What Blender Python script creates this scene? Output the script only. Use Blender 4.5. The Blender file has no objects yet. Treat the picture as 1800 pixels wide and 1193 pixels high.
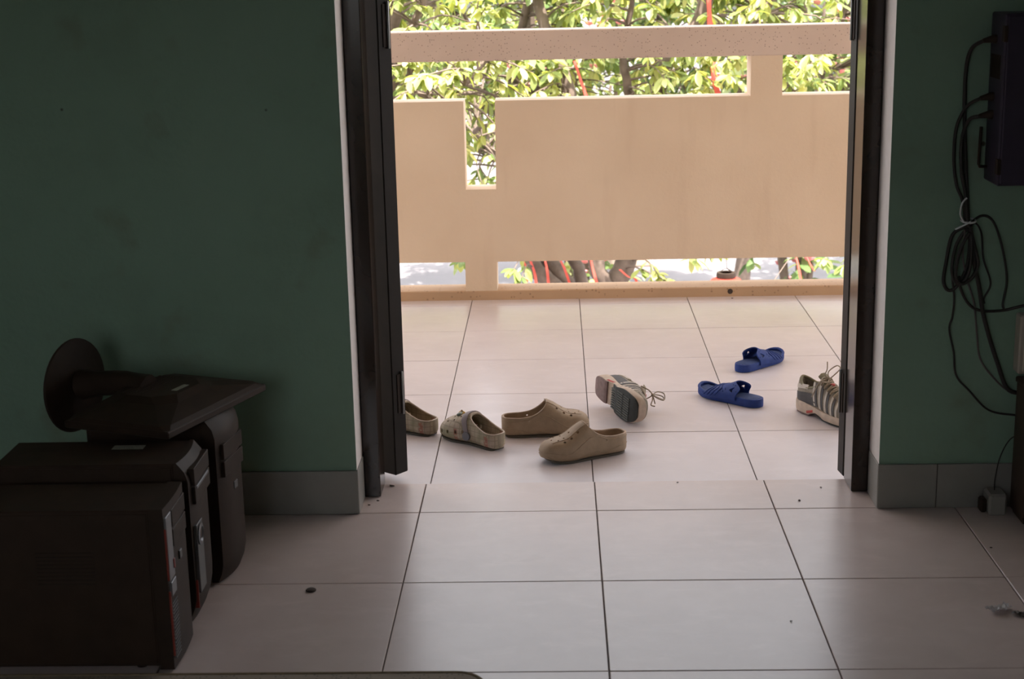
import bpy, bmesh, math, random
import numpy as np
from mathutils import Vector, Matrix, Euler, noise

# ------------------------------------------------------------------ camera, sky, sun, exposure
sc = bpy.context.scene
C = bpy.context.collection
R = math.radians
cam_d = bpy.data.cameras.new('camera')
cam = bpy.data.objects.new('camera', cam_d); C.objects.link(cam)
cam.location = (0.39826, -4.11861, 1.53848)
cam.rotation_euler = (1.323803, 0.020983, 0.025356)
cam_d.sensor_fit = 'HORIZONTAL'; cam_d.sensor_width = 36.0; cam_d.lens = 54.499
cam_d.clip_start = 0.05; cam_d.clip_end = 400
cam_d.dof.use_dof = True; cam_d.dof.focus_distance = 5.1; cam_d.dof.aperture_fstop = 7.0
sc.camera = cam

world = bpy.data.worlds.new('world'); sc.world = world; world.use_nodes = True
wn = world.node_tree.nodes; wl = world.node_tree.links
sky = wn.new('ShaderNodeTexSky'); sky.sky_type = 'NISHITA'; sky.sun_disc = False
sky.sun_elevation = R(70); sky.sun_rotation = R(160); sky.air_density = 1.0; sky.dust_density = 3.0
bg = wn['Background']; hs = wn.new('ShaderNodeHueSaturation'); hs.inputs['Saturation'].default_value = .18; wl.new(sky.outputs[0], hs.inputs['Color']); wl.new(hs.outputs[0], bg.inputs[0]); bg.inputs[1].default_value = 0.35

sun_d = bpy.data.lights.new('sun', 'SUN'); sun_d.energy = 6.6; sun_d.angle = R(0.6); sun_d.color = (1.0, 0.95, 0.87)
sun = bpy.data.objects.new('sun', sun_d); C.objects.link(sun)
sun.rotation_euler = (R(20), 0, R(20))

vs = sc.view_settings
vs.view_transform = 'Standard'; vs.look = 'None'; vs.gamma = 1.0; vs.use_curve_mapping = False
vs.exposure = 1.48
sc.cycles.max_bounces = 10; sc.cycles.diffuse_bounces = 8
sc.cycles.caustics_reflective = False; sc.cycles.caustics_refractive = False

# ------------------------------------------------------------------ helpers
def tag(o, label=None, cat=None, group=None, kind=None):
    if label: o['label'] = label
    if cat: o['category'] = cat
    if group: o['group'] = group
    if kind: o['kind'] = kind
    return o

def thing(name, label, cat, loc=(0, 0, 0), rz=0.0, group=None):
    o = bpy.data.objects.new(name, None); C.objects.link(o)
    o.location = loc; o.rotation_euler = (0, 0, rz); o.empty_display_size = .05
    return tag(o, label, cat, group)

def finish(me, smooth=None):
    if smooth is not None:
        me.polygons.foreach_set('use_smooth', [True] * len(me.polygons))
        me.set_sharp_from_angle(angle=R(smooth))

def ob(name, geo, mat, parent=None, smooth=None, kind=None):
    if isinstance(geo, bmesh.types.BMesh):
        me = bpy.data.meshes.new(name)
        bmesh.ops.recalc_face_normals(geo, faces=geo.faces)
        geo.to_mesh(me); geo.free()
    else:
        me = geo
    finish(me, smooth)
    if mat is not None and not me.materials:
        for m in (mat if isinstance(mat, (list, tuple)) else [mat]): me.materials.append(m)
    o = bpy.data.objects.new(name, me); C.objects.link(o)
    if parent is not None: o.parent = parent
    if kind: o['kind'] = kind
    return o

def part(name, geo, mat, parent, smooth=None, label=None, kind=None):
    o = ob(name, geo, mat, parent, smooth, kind)
    if label: o['label'] = label
    return o

def nbm(): return bmesh.new()

def add_box(bm, lo, hi, mi=0, bev=0.0, rot=None, seg=1):
    r = bmesh.ops.create_cube(bm, size=1.0); vs_ = r['verts']
    c = [(a + b) / 2 for a, b in zip(lo, hi)]; s = [b - a for a, b in zip(lo, hi)]
    for v in vs_: v.co = Vector((v.co.x * s[0], v.co.y * s[1], v.co.z * s[2]))
    fs = list({f for v in vs_ for f in v.link_faces})
    if bev:
        es = list({e for v in vs_ for e in v.link_edges})
        g = bmesh.ops.bevel(bm, geom=es, offset=bev, segments=seg, affect='EDGES', profile=.5)
        vs_ = list({v for f in g['faces'] for v in f.verts} | {v for v in vs_ if v.is_valid})
        fs = list({f for v in vs_ for f in v.link_faces})
    if rot is not None:
        for v in vs_: v.co = rot @ v.co
    for v in vs_: v.co = v.co + Vector(c)
    for f in fs: f.material_index = mi
    return bm

def box(lo, hi, bev=0.0, seg=1): return add_box(nbm(), lo, hi, 0, bev, None, seg)

def add_tube(bm, pts, rad, n=8, closed=False, cap=True):
    pts = [Vector(p) for p in pts]; k = len(pts)
    rads = rad if isinstance(rad, (list, tuple)) else [rad] * k
    rings = []; up = Vector((0, 0, 1)); prev = None
    for i, p in enumerate(pts):
        a = pts[(i - 1) % k] if (closed or i > 0) else p
        b = pts[(i + 1) % k] if (closed or i < k - 1) else p
        t = (b - a).normalized() if (b - a).length > 1e-9 else Vector((0, 0, 1))
        if prev is None:
            s = t.cross(up) if abs(t.dot(up)) < .95 else t.cross(Vector((1, 0, 0)))
            s.normalize()
        else:
            s = prev - t * prev.dot(t)
            s = s.normalized() if s.length > 1e-6 else t.orthogonal().normalized()
        prev = s; u = t.cross(s)
        rings.append([bm.verts.new(p + (s * math.cos(2 * math.pi * j / n) + u * math.sin(2 * math.pi * j / n)) * rads[i]) for j in range(n)])
    m = k if closed else k - 1
    for i in range(m):
        A, B = rings[i], rings[(i + 1) % k]
        for j in range(n): bm.faces.new((A[j], A[(j + 1) % n], B[(j + 1) % n], B[j]))
    if cap and not closed:
        bm.faces.new(rings[0][::-1]); bm.faces.new(rings[-1])
    return bm

def smooth_path(pts, sub=6, closed=False):
    P = [Vector(p) for p in pts]; k = len(P); out = []
    for i in range(k if closed else k - 1):
        p0 = P[i - 1] if (closed or i > 0) else P[0]
        p1 = P[i]; p2 = P[(i + 1) % k]
        p3 = P[(i + 2) % k] if (closed or i + 2 < k) else P[-1]
        for j in range(sub):
            t = j / sub
            out.append(.5 * ((2 * p1) + (p2 - p0) * t + (2 * p0 - 5 * p1 + 4 * p2 - p3) * t * t + (3 * p1 - p0 - 3 * p2 + p3) * t ** 3))
    if not closed: out.append(P[-1])
    return out

def add_lathe(bm, prof, n=24, center=(0, 0, 0), axis='Z'):
    c = Vector(center); rings = []
    def M(x, y, z):
        if axis == 'Z': v = (x, y, z)
        elif axis == 'Y': v = (x, z, y)
        else: v = (z, x, y)
        return c + Vector(v)
    for r, z in prof:
        if r < 1e-6: rings.append([bm.verts.new(M(0, 0, z))])
        else: rings.append([bm.verts.new(M(r * math.cos(2 * math.pi * j / n), r * math.sin(2 * math.pi * j / n), z)) for j in range(n)])
    for A, B in zip(rings, rings[1:]):
        for j in range(n):
            a, b = A[j % len(A)], A[(j + 1) % len(A)]; d, e = B[j % len(B)], B[(j + 1) % len(B)]
            f = []
            for v in (a, b, e, d):
                if v not in f: f.append(v)
            if len(f) > 2: bm.faces.new(f)
    return bm

def add_prism(bm, poly, y0, y1, axis='Y'):
    def M(a, b, y): return (a, y, b) if axis == 'Y' else ((a, b, y) if axis == 'Z' else (y, a, b))
    A = [bm.verts.new(M(a, b, y0)) for a, b in poly]; B = [bm.verts.new(M(a, b, y1)) for a, b in poly]
    n = len(poly)
    bm.faces.new(A); bm.faces.new(B[::-1])
    for i in range(n): bm.faces.new((A[i], B[i], B[(i + 1) % n], A[(i + 1) % n]))
    return bm

def tmp_obj(bm):
    me = bpy.data.meshes.new('tmp'); bmesh.ops.recalc_face_normals(bm, faces=bm.faces); bm.to_mesh(me); bm.free()
    o = bpy.data.objects.new('tmp', me); C.objects.link(o); return o

def boolean(base, cutters, name='mesh', bevel=0.0):
    """difference of a bmesh and several cutter bmeshes -> a new mesh"""
    o = tmp_obj(base); cs = [tmp_obj(c) for c in cutters]
    for c in cs:
        m = o.modifiers.new('b', 'BOOLEAN'); m.operation = 'DIFFERENCE'; m.object = c; m.solver = 'EXACT'
    if bevel:
        m = o.modifiers.new('v', 'BEVEL'); m.width = bevel; m.segments = 2; m.limit_method = 'ANGLE'; m.angle_limit = R(50)
    dg = bpy.context.evaluated_depsgraph_get()
    me = bpy.data.meshes.new_from_object(o.evaluated_get(dg)); me.name = name
    for x in [o] + cs:
        d = x.data; bpy.data.objects.remove(x); bpy.data.meshes.remove(d)
    return me

def ci(x, xs, ys):
    """smooth monotone-ish interpolation"""
    n = len(xs)
    if x <= xs[0]: return ys[0]
    if x >= xs[-1]: return ys[-1]
    i = max(k for k in range(n - 1) if xs[k] <= x)
    d = [(ys[k + 1] - ys[k]) / (xs[k + 1] - xs[k]) for k in range(n - 1)]
    def m(k):
        if k == 0: return d[0]
        if k == n - 1: return d[-1]
        if d[k - 1] * d[k] <= 0: return 0.0
        return 2 * d[k - 1] * d[k] / (d[k - 1] + d[k])
    h = xs[i + 1] - xs[i]; t = (x - xs[i]) / h
    return ((1 + 2 * t) * (1 - t) ** 2) * ys[i] + t * (1 - t) ** 2 * h * m(i) + t * t * (3 - 2 * t) * ys[i + 1] + t * t * (t - 1) * h * m(i + 1)

# ------------------------------------------------------------------ materials
def newmat(name):
    m = bpy.data.materials.new(name); m.use_nodes = True
    nt = m.node_tree; return m, nt, nt.nodes['Principled BSDF']

def N(nt, t, **kw):
    n = nt.nodes.new(t)
    for k, v in kw.items():
        if k in n.inputs: n.inputs[k].default_value = v
        else: setattr(n, k, v)
    return n

def ramp(nt, fac, stops):
    r = nt.nodes.new('ShaderNodeValToRGB'); e = r.color_ramp.elements
    while len(e) < len(stops): e.new(.5)
    for i, (p, c) in enumerate(stops):
        e[i].position = p; e[i].color = (*c, 1) if len(c) == 3 else c
    nt.links.new(fac, r.inputs[0]); return r.outputs[0]

def coords(nt, scale=None):
    tc = nt.nodes.new('ShaderNodeTexCoord'); o = tc.outputs['Object']
    if scale:
        mp = nt.nodes.new('ShaderNodeMapping'); mp.inputs['Scale'].default_value = scale
        nt.links.new(o, mp.inputs[0]); o = mp.outputs[0]
    return o

def mixc(nt, fac, a, b, mode='MIX'):
    m = nt.nodes.new('ShaderNodeMix'); m.data_type = 'RGBA'; m.blend_type = mode
    for s, v in ((m.inputs[0], fac), (m.inputs[6], a), (m.inputs[7], b)):
        if isinstance(v, bpy.types.NodeSocket): nt.links.new(v, s)
        elif isinstance(v, (int, float)): s.default_value = v
        else: s.default_value = (*v, 1)
    return m.outputs[2]

def math_(nt, op, a, b=None, c=None):
    m = nt.nodes.new('ShaderNodeMath'); m.operation = op
    for s, v in zip(m.inputs, (a, b, c)):
        if v is None: continue
        if isinstance(v, bpy.types.NodeSocket): nt.links.new(v, s)
        else: s.default_value = v
    return m.outputs[0]

def pm(name, col, rough=.6, var=.12, scale=12, bump=0.0, bscale=60, metal=0.0, spec=.5, detail=4, coat=0.0):
    m, nt, b = newmat(name)
    co = coords(nt)
    nz = N(nt, 'ShaderNodeTexNoise', Scale=scale, Detail=detail); nt.links.new(co, nz.inputs['Vector'])
    a = tuple(c * (1 - var) for c in col); d = tuple(min(1, c * (1 + var)) for c in col)
    nt.links.new(ramp(nt, nz.outputs[0], [(.3, a), (.7, d)]), b.inputs['Base Color'])
    b.inputs['Roughness'].default_value = rough; b.inputs['Metallic'].default_value = metal
    b.inputs['Specular IOR Level'].default_value = spec; b.inputs['Coat Weight'].default_value = coat
    if bump:
        n2 = N(nt, 'ShaderNodeTexNoise', Scale=bscale, Detail=5); nt.links.new(co, n2.inputs['Vector'])
        bp = N(nt, 'ShaderNodeBump', Strength=bump, Distance=.004); nt.links.new(n2.outputs[0], bp.inputs['Height'])
        nt.links.new(bp.outputs[0], b.inputs['Normal'])
    return m

M = {}
def teal_wall():
    m, nt, b = newmat('teal_wall_paint'); co = coords(nt)
    n1 = N(nt, 'ShaderNodeTexNoise', Scale=1.6, Detail=6, Roughness=.6); nt.links.new(co, n1.inputs['Vector'])
    c = ramp(nt, n1.outputs[0], [(.30, (.18, .275, .205)), (.5, (.212, .335, .25)), (.75, (.235, .365, .277))])
    n2 = N(nt, 'ShaderNodeTexNoise', Scale=5.5, Detail=3); nt.links.new(co, n2.inputs['Vector'])
    c = mixc(nt, ramp(nt, n2.outputs[0], [(.60, (0, 0, 0)), (.78, (.55, .55, .55))]), c, (.17, .18, .12))
    n4 = N(nt, 'ShaderNodeTexVoronoi', Scale=4.5); nt.links.new(co, n4.inputs['Vector'])
    c = mixc(nt, ramp(nt, n4.outputs['Distance'], [(.022, (1, 1, 1)), (.032, (0, 0, 0))]), c, (.05, .05, .035))
    nt.links.new(c, b.inputs['Base Color']); b.inputs['Roughness'].default_value = .62
    n3 = N(nt, 'ShaderNodeTexNoise', Scale=55, Detail=4); nt.links.new(co, n3.inputs['Vector'])
    bp = N(nt, 'ShaderNodeBump', Strength=.25, Distance=.004); nt.links.new(n3.outputs[0], bp.inputs['Height']); nt.links.new(bp.outputs[0], b.inputs['Normal'])
    return m

def tile_mat(name, c0, c1, rlo, rhi):
    m, nt, b = newmat(name); co = coords(nt)
    oi = nt.nodes.new('ShaderNodeObjectInfo')
    ad = nt.nodes.new('ShaderNodeVectorMath'); ad.operation = 'ADD'
    sc_ = nt.nodes.new('ShaderNodeVectorMath'); sc_.operation = 'SCALE'; sc_.inputs['Scale'].default_value = 1.0
    nt.links.new(oi.outputs['Location'], sc_.inputs[0]); nt.links.new(co, ad.inputs[0]); nt.links.new(sc_.outputs[0], ad.inputs[1])
    P = ad.outputs[0]
    n1 = N(nt, 'ShaderNodeTexNoise', Scale=2.2, Detail=7, Roughness=.65); nt.links.new(P, n1.inputs['Vector'])
    c = ramp(nt, n1.outputs[0], [(.3, c0), (.68, c1)])
    # scuffs: thin pale scratches
    mp = nt.nodes.new('ShaderNodeMapping'); mp.inputs['Scale'].default_value = (3, 7, 1); mp.inputs['Rotation'].default_value = (0, 0, .5)
    nt.links.new(P, mp.inputs[0])
    n2 = N(nt, 'ShaderNodeTexNoise', Scale=2.0, Detail=6, Roughness=.7, Distortion=.6); nt.links.new(mp.outputs[0], n2.inputs['Vector'])
    c = mixc(nt, ramp(nt, n2.outputs[0], [(.52, (0, 0, 0)), (.74, (.40, .40, .40))]), c, tuple(min(1, x * 1.15) for x in c1))
    n5 = N(nt, 'ShaderNodeTexNoise', Scale=7, Detail=3); nt.links.new(P, n5.inputs['Vector'])
    c = mixc(nt, ramp(nt, n5.outputs[0], [(.58, (0, 0, 0)), (.8, (.16, .16, .16))]), c, tuple(x * .7 for x in c0))
    br = N(nt, 'ShaderNodeBrightContrast'); nt.links.new(c, br.inputs[0])
    nt.links.new(math_(nt, 'MULTIPLY_ADD', oi.outputs['Random'], .03, -.015), br.inputs[1])
    nt.links.new(br.outputs[0], b.inputs['Base Color'])
    b.inputs['Roughness'].default_value = (rlo + rhi) / 2
    b.inputs['Specular IOR Level'].default_value = .5
    return m

def speckle(name, base, speck, scale, dens, rough=.85, bump=.3):
    m, nt, b = newmat(name); co = coords(nt)
    n1 = N(nt, 'ShaderNodeTexNoise', Scale=3, Detail=4); nt.links.new(co, n1.inputs['Vector'])
    c = ramp(nt, n1.outputs[0], [(.3, tuple(x * .9 for x in base)), (.7, tuple(min(1, x * 1.07) for x in base))])
    v = N(nt, 'ShaderNodeTexVoronoi', Scale=scale); nt.links.new(co, v.inputs['Vector'])
    hs = nt.nodes.new('ShaderNodeSeparateColor'); nt.links.new(v.outputs['Color'], hs.inputs[0])
    f = math_(nt, 'MULTIPLY', math_(nt, 'LESS_THAN', v.outputs['Distance'], .30), math_(nt, 'LESS_THAN', hs.outputs[0], dens))
    c = mixc(nt, math_(nt, 'MULTIPLY', f, .6), c, speck)
    nt.links.new(c, b.inputs['Base Color']); b.inputs['Roughness'].default_value = rough
    bp = N(nt, 'ShaderNodeBump', Strength=bump, Distance=.003); nt.links.new(n1.outputs[0], bp.inputs['Height']); nt.links.new(bp.outputs[0], b.inputs['Normal'])
    return m

def parapet_mat():
    m, nt, b = newmat('tan_parapet_paint'); co = coords(nt)
    n1 = N(nt, 'ShaderNodeTexNoise', Scale=2.5, Detail=6); nt.links.new(co, n1.inputs['Vector'])
    c = ramp(nt, n1.outputs[0], [(.3, (.72, .575, .43)), (.7, (.78, .635, .485))])
    n2 = N(nt, 'ShaderNodeTexNoise', Scale=1.0, Detail=5)
    nt.links.new(coords(nt, (9, 9, 1.4)), n2.inputs['Vector'])
    c = mixc(nt, ramp(nt, n2.outputs[0], [(.55, (0, 0, 0)), (.8, (.28, .28, .28))]), c, (.50, .34, .23))
    nt.links.new(c, b.inputs['Base Color']); b.inputs['Roughness'].default_value = .8
    n3 = N(nt, 'ShaderNodeTexNoise', Scale=70, Detail=4); nt.links.new(co, n3.inputs['Vector'])
    bp = N(nt, 'ShaderNodeBump', Strength=.3, Distance=.004); nt.links.new(n3.outputs[0], bp.inputs['Height']); nt.links.new(bp.outputs[0], b.inputs['Normal'])
    return m

def leaf_mat(name, dark, mid, light):
    m, nt, b = newmat(name)
    oi = nt.nodes.new('ShaderNodeObjectInfo'); ge = nt.nodes.new('ShaderNodeNewGeometry')
    f = math_(nt, 'FRACT', math_(nt, 'ADD', oi.outputs['Random'], ge.outputs['Random Per Island']))
    c = ramp(nt, f, [(0, dark), (.45, mid), (1, light)])
    nt.links.new(c, b.inputs['Base Color']); b.inputs['Roughness'].default_value = .36
    tr = nt.nodes.new('ShaderNodeBsdfTranslucent')
    nt.links.new(mixc(nt, 1.0, c, (1.25, 1.2, .45), 'MULTIPLY'), tr.inputs[0])
    mx = nt.nodes.new('ShaderNodeMixShader'); mx.inputs[0].default_value = .38
    nt.links.new(b.outputs[0], mx.inputs[1]); nt.links.new(tr.outputs[0], mx.inputs[2])
    nt.links.new(mx.outputs[0], nt.nodes['Material Output'].inputs[0])
    return m

def plaid_mat():
    m, nt, b = newmat('faded_plaid_foam'); tc = nt.nodes.new('ShaderNodeTexCoord')
    sp = nt.nodes.new('ShaderNodeSeparateXYZ'); nt.links.new(tc.outputs['Object'], sp.inputs[0])
    n1 = N(nt, 'ShaderNodeTexNoise', Scale=22, Detail=4); nt.links.new(tc.outputs['Object'], n1.inputs['Vector'])
    c = ramp(nt, n1.outputs[0], [(.32, (.30, .27, .17)), (.5, (.44, .36, .26)), (.68, (.52, .42, .33))])
    def lines(sock, per, w):
        return math_(nt, 'LESS_THAN', math_(nt, 'FRACT', math_(nt, 'DIVIDE', sock, per)), w)
    ln = math_(nt, 'MAXIMUM', math_(nt, 'MAXIMUM', lines(sp.outputs[0], .021, .10), lines(sp.outputs[2], .017, .12)), lines(sp.outputs[1], .021, .1))
    c = mixc(nt, math_(nt, 'MULTIPLY', ln, .5), c, (.16, .13, .09))
    def bandx(x0, w): return math_(nt, 'LESS_THAN', math_(nt, 'ABSOLUTE', math_(nt, 'SUBTRACT', sp.outputs[0], x0)), w)
    rd = math_(nt, 'MAXIMUM', bandx(.034, .0075), bandx(.163, .006))
    low = math_(nt, 'LESS_THAN', sp.outputs[2], .05)
    n2 = N(nt, 'ShaderNodeTexNoise', Scale=130, Detail=1); nt.links.new(tc.outputs['Object'], n2.inputs['Vector'])
    rd = math_(nt, 'MULTIPLY', math_(nt, 'MULTIPLY', rd, low), math_(nt, 'GREATER_THAN', n2.outputs[0], .44))
    c = mixc(nt, math_(nt, 'MULTIPLY', rd, .6), c, (.36, .07, .05))
    nt.links.new(c, b.inputs['Base Color']); b.inputs['Roughness'].default_value = .7
    return m

M['teal'] = teal_wall()
M['plaster'] = pm('white_plaster', (.72, .68, .66), .8, .06, 20, .3, 40)
M['facade'] = pm('cream_facade', (.80, .68, .52), .8, .05, 3)
M['room'] = pm('pale_room_paint', (.55, .60, .55), .8, .05, 3)
M['ceil'] = pm('white_ceiling', (.72, .72, .70), .85, .03, 3)
M['tile_in'] = tile_mat('beige_floor_tile', (.54, .45, .43), (.635, .545, .525), .22, .36)
M['tile_out'] = tile_mat('balcony_floor_tile', (.60, .55, .57), (.69, .64, .665), .27, .33)
M['grout'] = pm('dark_grout', (.10, .075, .065), .9, .3, 40)
M['skirt'] = pm('grey_skirting_tile', (.26, .255, .235), .35, .08, 9)
M['parapet'] = parapet_mat()
M['rail'] = speckle('pebbledash_rail', (.66, .54, .47), (.22, .14, .11), 115, .22)
M['curb'] = speckle('stained_curb', (.52, .35, .22), (.22, .13, .08), 70, .2)
M['frame'] = pm('dark_brown_metal', (.020, .012, .008), .16, .2, 9, 0, 60, 0.0, .5)
M['leafd'] = pm('dark_door_metal', (.020, .016, .013), .5, .2, 9, 0, 60, 0.0, .15)
M['steel'] = pm('dull_steel', (.30, .29, .28), .35, .1, 30, 0, 60, 1.0)
M['black'] = pm('black_plastic', (.030, .018, .012), .6, .15, 30, 0, 60, 0, .25)
M['black2'] = pm('black_case_metal', (.034, .020, .013), .6, .15, 20, 0, 60, 0, .25)
M['grey'] = pm('grey_plastic', (.09, .09, .09), .45, .1, 30)
M['silver'] = pm('silver_plastic', (.16, .16, .17), .4, .06, 30, 0, 60, .3)
M['red'] = pm('red_plastic', (.24, .03, .018), .5, .1, 30)
M['sticker'] = pm('white_sticker', (.30, .31, .26), .4, .45, 260)
M['cable'] = pm('black_cable', (.022, .018, .016), .5, .1, 30)
M['cable_g'] = pm('grey_cable', (.10, .085, .085), .5, .1, 30)
M['tie'] = pm('clear_tie', (.62, .64, .66), .25, .05, 30)
M['ivory'] = pm('ivory_plastic', (.44, .40, .34), .45, .06, 20)
M['wood'] = pm('dark_stained_wood', (.045, .026, .018), .5, .25, 6)
M['glow_tint'] = pm('glow_tinted_metal', (.030, .020, .042), .5, .1, 20)  # violet tint of the blue glow, put into the box colour
M['mat'] = speckle('mottled_mat', (.30, .255, .21), (.06, .07, .07), 120, .55, .95)
M['matb'] = pm('brown_mat_border', (.21, .16, .10), .9, .2, 60, .4)
M['plaid'] = plaid_mat()
M['plaid_rim'] = pm('highlight_foam_rim', (.50, .40, .32), .65, .1, 60)  # paler than the plaid: light caught on the rim, put into its colour
M['brown'] = pm('brown_foam', (.365, .265, .175), .62, .08, 60, .12, 300)
M['brown_in'] = pm('brown_foam_footbed', (.44, .325, .235), .7, .1, 60)
M['sole_shade'] = pm('shaded_foam_sole', (.10, .085, .065), .8, .1, 40)  # clog foam in shadow: the shade is put into a darker sole colour
M['strap'] = pm('mauve_grey_strap', (.27, .225, .235), .6, .12, 40)
M['rivet'] = pm('blue_grey_rivet', (.17, .17, .19), .5, .08, 40)
M['yellow'] = pm('yellow_charm', (.55, .35, .09), .5, .12, 80)
M['green_c'] = pm('grey_green_charm', (.20, .24, .20), .5, .12, 80)
M['blue'] = pm('blue_rubber', (.020, .045, .20), .6, .12, 50, .15, 200, 0, .25)
M['blue_in'] = pm('blue_footbed', (.028, .052, .16), .8, .2, 50, .2, 300)
M['cream'] = pm('cream_midsole', (.52, .41, .325), .7, .16, 40, .15, 200)
M['mesh_'] = pm('grey_shoe_mesh', (.29, .25, .20), .85, .15, 150, .5, 500)
M['stripe'] = pm('charcoal_stripe', (.072, .066, .066), .6, .12, 60)
M['pale'] = pm('pale_shoe_overlay', (.52, .46, .40), .6, .1, 60)
M['lining'] = pm('olive_lining', (.22, .195, .13), .9, .15, 100)
M['lace'] = pm('taupe_lace', (.34, .28, .215), .85, .12, 200)
M['heel'] = pm('mauve_heel_rubber', (.20, .135, .125), .8, .2, 60)
M['tread_b'] = pm('pale_tread_bar', (.085, .088, .082), .8, .2, 60)  # bars paler than the base, so the gaps between read darker
M['tread'] = pm('black_rubber_tread', (.030, .032, .030), .8, .2, 60)
M['redshoe'] = pm('red_shoe_accent', (.44, .07, .06), .6, .1, 60)
M['inner'] = pm('white_insole', (.60, .56, .56), .85, .06, 60)
M['bark'] = pm('grey_brown_bark', (.15, .108, .085), .9, .3, 12, .6, 40)
M['ribbon'] = pm('red_ribbon', (.72, .10, .07), .5, .1, 30)
M['lantern'] = pm('red_lantern_cloth', (.62, .035, .02), .6, .1, 30)
M['gold'] = pm('pale_gold_trim', (.75, .62, .35), .5, .1, 30)
M['ground'] = pm('pale_concrete_yard', (.17, .155, .16), .9, .12, .7, .2, 10)
M['planter'] = pm('tan_planter_render', (.45, .33, .25), .85, .1, 4)
M['pink'] = pm('pink_petals', (.75, .25, .25), .6, .2, 5)
M['crumb'] = pm('dark_crumb', (.05, .035, .028), .9, .2, 80)
M['wrap'] = pm('crumpled_clear_wrapper', (.62, .60, .62), .2, .1, 60)
M['leaf1'] = leaf_mat('yellow_green_leaf', (.14, .19, .05), (.32, .37, .12), (.60, .58, .27))
M['leaf2'] = leaf_mat('mid_green_leaf', (.09, .145, .045), (.23, .30, .10), (.52, .52, .23))
M['leaf3'] = leaf_mat('dark_green_leaf', (.06, .12, .045), (.16, .24, .09), (.38, .42, .19))

# ------------------------------------------------------------------ the room
OUT = -0.02                       # balcony floor sits two centimetres below the room floor
DL, DR, DT = -0.172, 1.285, 2.12  # doorway opening in the back wall
def wall_mesh():
    bm = nbm()
    for lo, hi in (((-1.50, 0, -.25), (DL, .25, 3.0)), ((DR, 0, -.25), (3.4, .25, 3.0)), ((DL, 0, DT), (DR, .25, 3.0))):
        add_box(bm, lo, hi)
    # the facade runs on along the balcony past the room
    add_box(bm, (-4.5, 0.02, -4.0), (-1.5, .25, 3.25)); add_box(bm, (3.4, 0.02, -4.0), (6.5, .25, 3.25)); add_box(bm, (-1.5, .02, -4.0), (3.4, .25, -.25)); add_box(bm, (-1.5, .02, 3.0), (3.4, .25, 3.25))
    bm.normal_update()
    for f in bm.faces:
        f.material_index = 0 if f.normal.y < -.5 else (2 if f.normal.y > .5 else 1)
    return bm
ob('wall_back', wall_mesh(), [M['teal'], M['plaster'], M['facade']], kind='structure')
ob('wall_left', box((-1.62, -5.2, -.25), (-1.5, 0, 3.0)), M['room'], kind='structure')
ob('wall_right', box((3.4, -5.2, -.25), (3.52, 0, 3.0)), M['room'], kind='structure')
# window added behind the camera as room fill; added eaves keep sun out
WX0, WX1, WZ0, WZ1 = -1.35, -.25, 1.0, 2.3
wr = nbm()
for lo, hi in (((-1.62, -5.32, -.25), (3.52, -5.2, WZ0)), ((-1.62, -5.32, WZ1), (3.52, -5.2, 3.0)), ((-1.62, -5.32, WZ0), (WX0, -5.2, WZ1)), ((WX1, -5.32, WZ0), (3.52, -5.2, WZ1))):
    add_box(wr, lo, hi)
ob('wall_front', wr, M['room'], kind='structure')
wf = nbm()
for x in (WX0, (WX0 + WX1) / 2 - .025, WX1 - .05): add_box(wf, (x, -5.29, WZ0), (x + .05, -5.24, WZ1))
for z in (WZ0, WZ1 - .05): add_box(wf, (WX0, -5.289, z), (WX1, -5.241, z + .05))
ob('added_fill_window', wf, M['frame'], kind='structure')  # unseen window frame, added with its opening to brighten the room
ob('added_eaves', box((-3, -6.75, 3.0), (5, -5.32, 3.1)), M['ceil'], kind='structure')  # unseen slab added to block direct sun from the fill window
ob('ceiling', box((-1.62, -5.32, 2.9), (3.52, 0, 3.0)), M['ceil'], kind='structure')

# rough painted edge where the teal meets the white reveal: little chips of plaster on the corner
random.seed(3)
# floor: a grouted bed and one object per tile
floor = ob('floor', box((-1.5, -5.2, -.2), (3.4, .25, -.004)), M['grout'], kind='structure')
def tile_bm(sx, sy, g=.0016):
    return add_box(nbm(), (-sx / 2 + g, -sy / 2 + g, -.012), (sx / 2 - g, sy / 2 - g, 0), 0, .0012)
def lay(parent, xs, ys, z, mat, tilt, sub_name='floor_tile'):
    cache = {}
    for i in range(len(xs) - 1):
        for j in range(len(ys) - 1):
            sx, sy = xs[i + 1] - xs[i], ys[j + 1] - ys[j]
            k = (round(sx, 3), round(sy, 3))
            if k not in cache:
                me = bpy.data.meshes.new(sub_name); b = tile_bm(sx, sy); bmesh.ops.recalc_face_normals(b, faces=b.faces); b.to_mesh(me); b.free(); me.materials.append(mat); cache[k] = me
            o = bpy.data.objects.new(sub_name, cache[k]); C.objects.link(o); o.parent = parent
            o.location = ((xs[i] + xs[i + 1]) / 2, (ys[j] + ys[j + 1]) / 2, z + random.uniform(-.0004, .0004))
            o.rotation_euler = (random.uniform(-tilt, tilt), random.uniform(-tilt, tilt), 0)
xs_in = [-1.5, -1.0, -.5, 0, .5, 1.0, 1.5, 2.0, 2.5, 3.0, 3.4]
lay(floor, xs_in, [-5.2, -4.5, -4, -3.5, -3, -2.5, -2, -1.5, -1, -.5, 0], 0, M['tile_in'], .0012)
lay(floor, [DL, 0, .5, 1.0, DR], [0, .245], 0, M['tile_in'], .0006)

bfloor = ob('balcony_floor', box((-4.5, .25, -.3), (6.5, 3.0, OUT - .004)), M['grout'], kind='structure')
xo = [.0078 + .4904 * k for k in range(-7, 12)]
yo = [.25] + [.784 + .4768 * k for k in range(0, 5)] + [2.81]
lay(bfloor, xo, yo, OUT, M['tile_out'], .0015)

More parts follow.
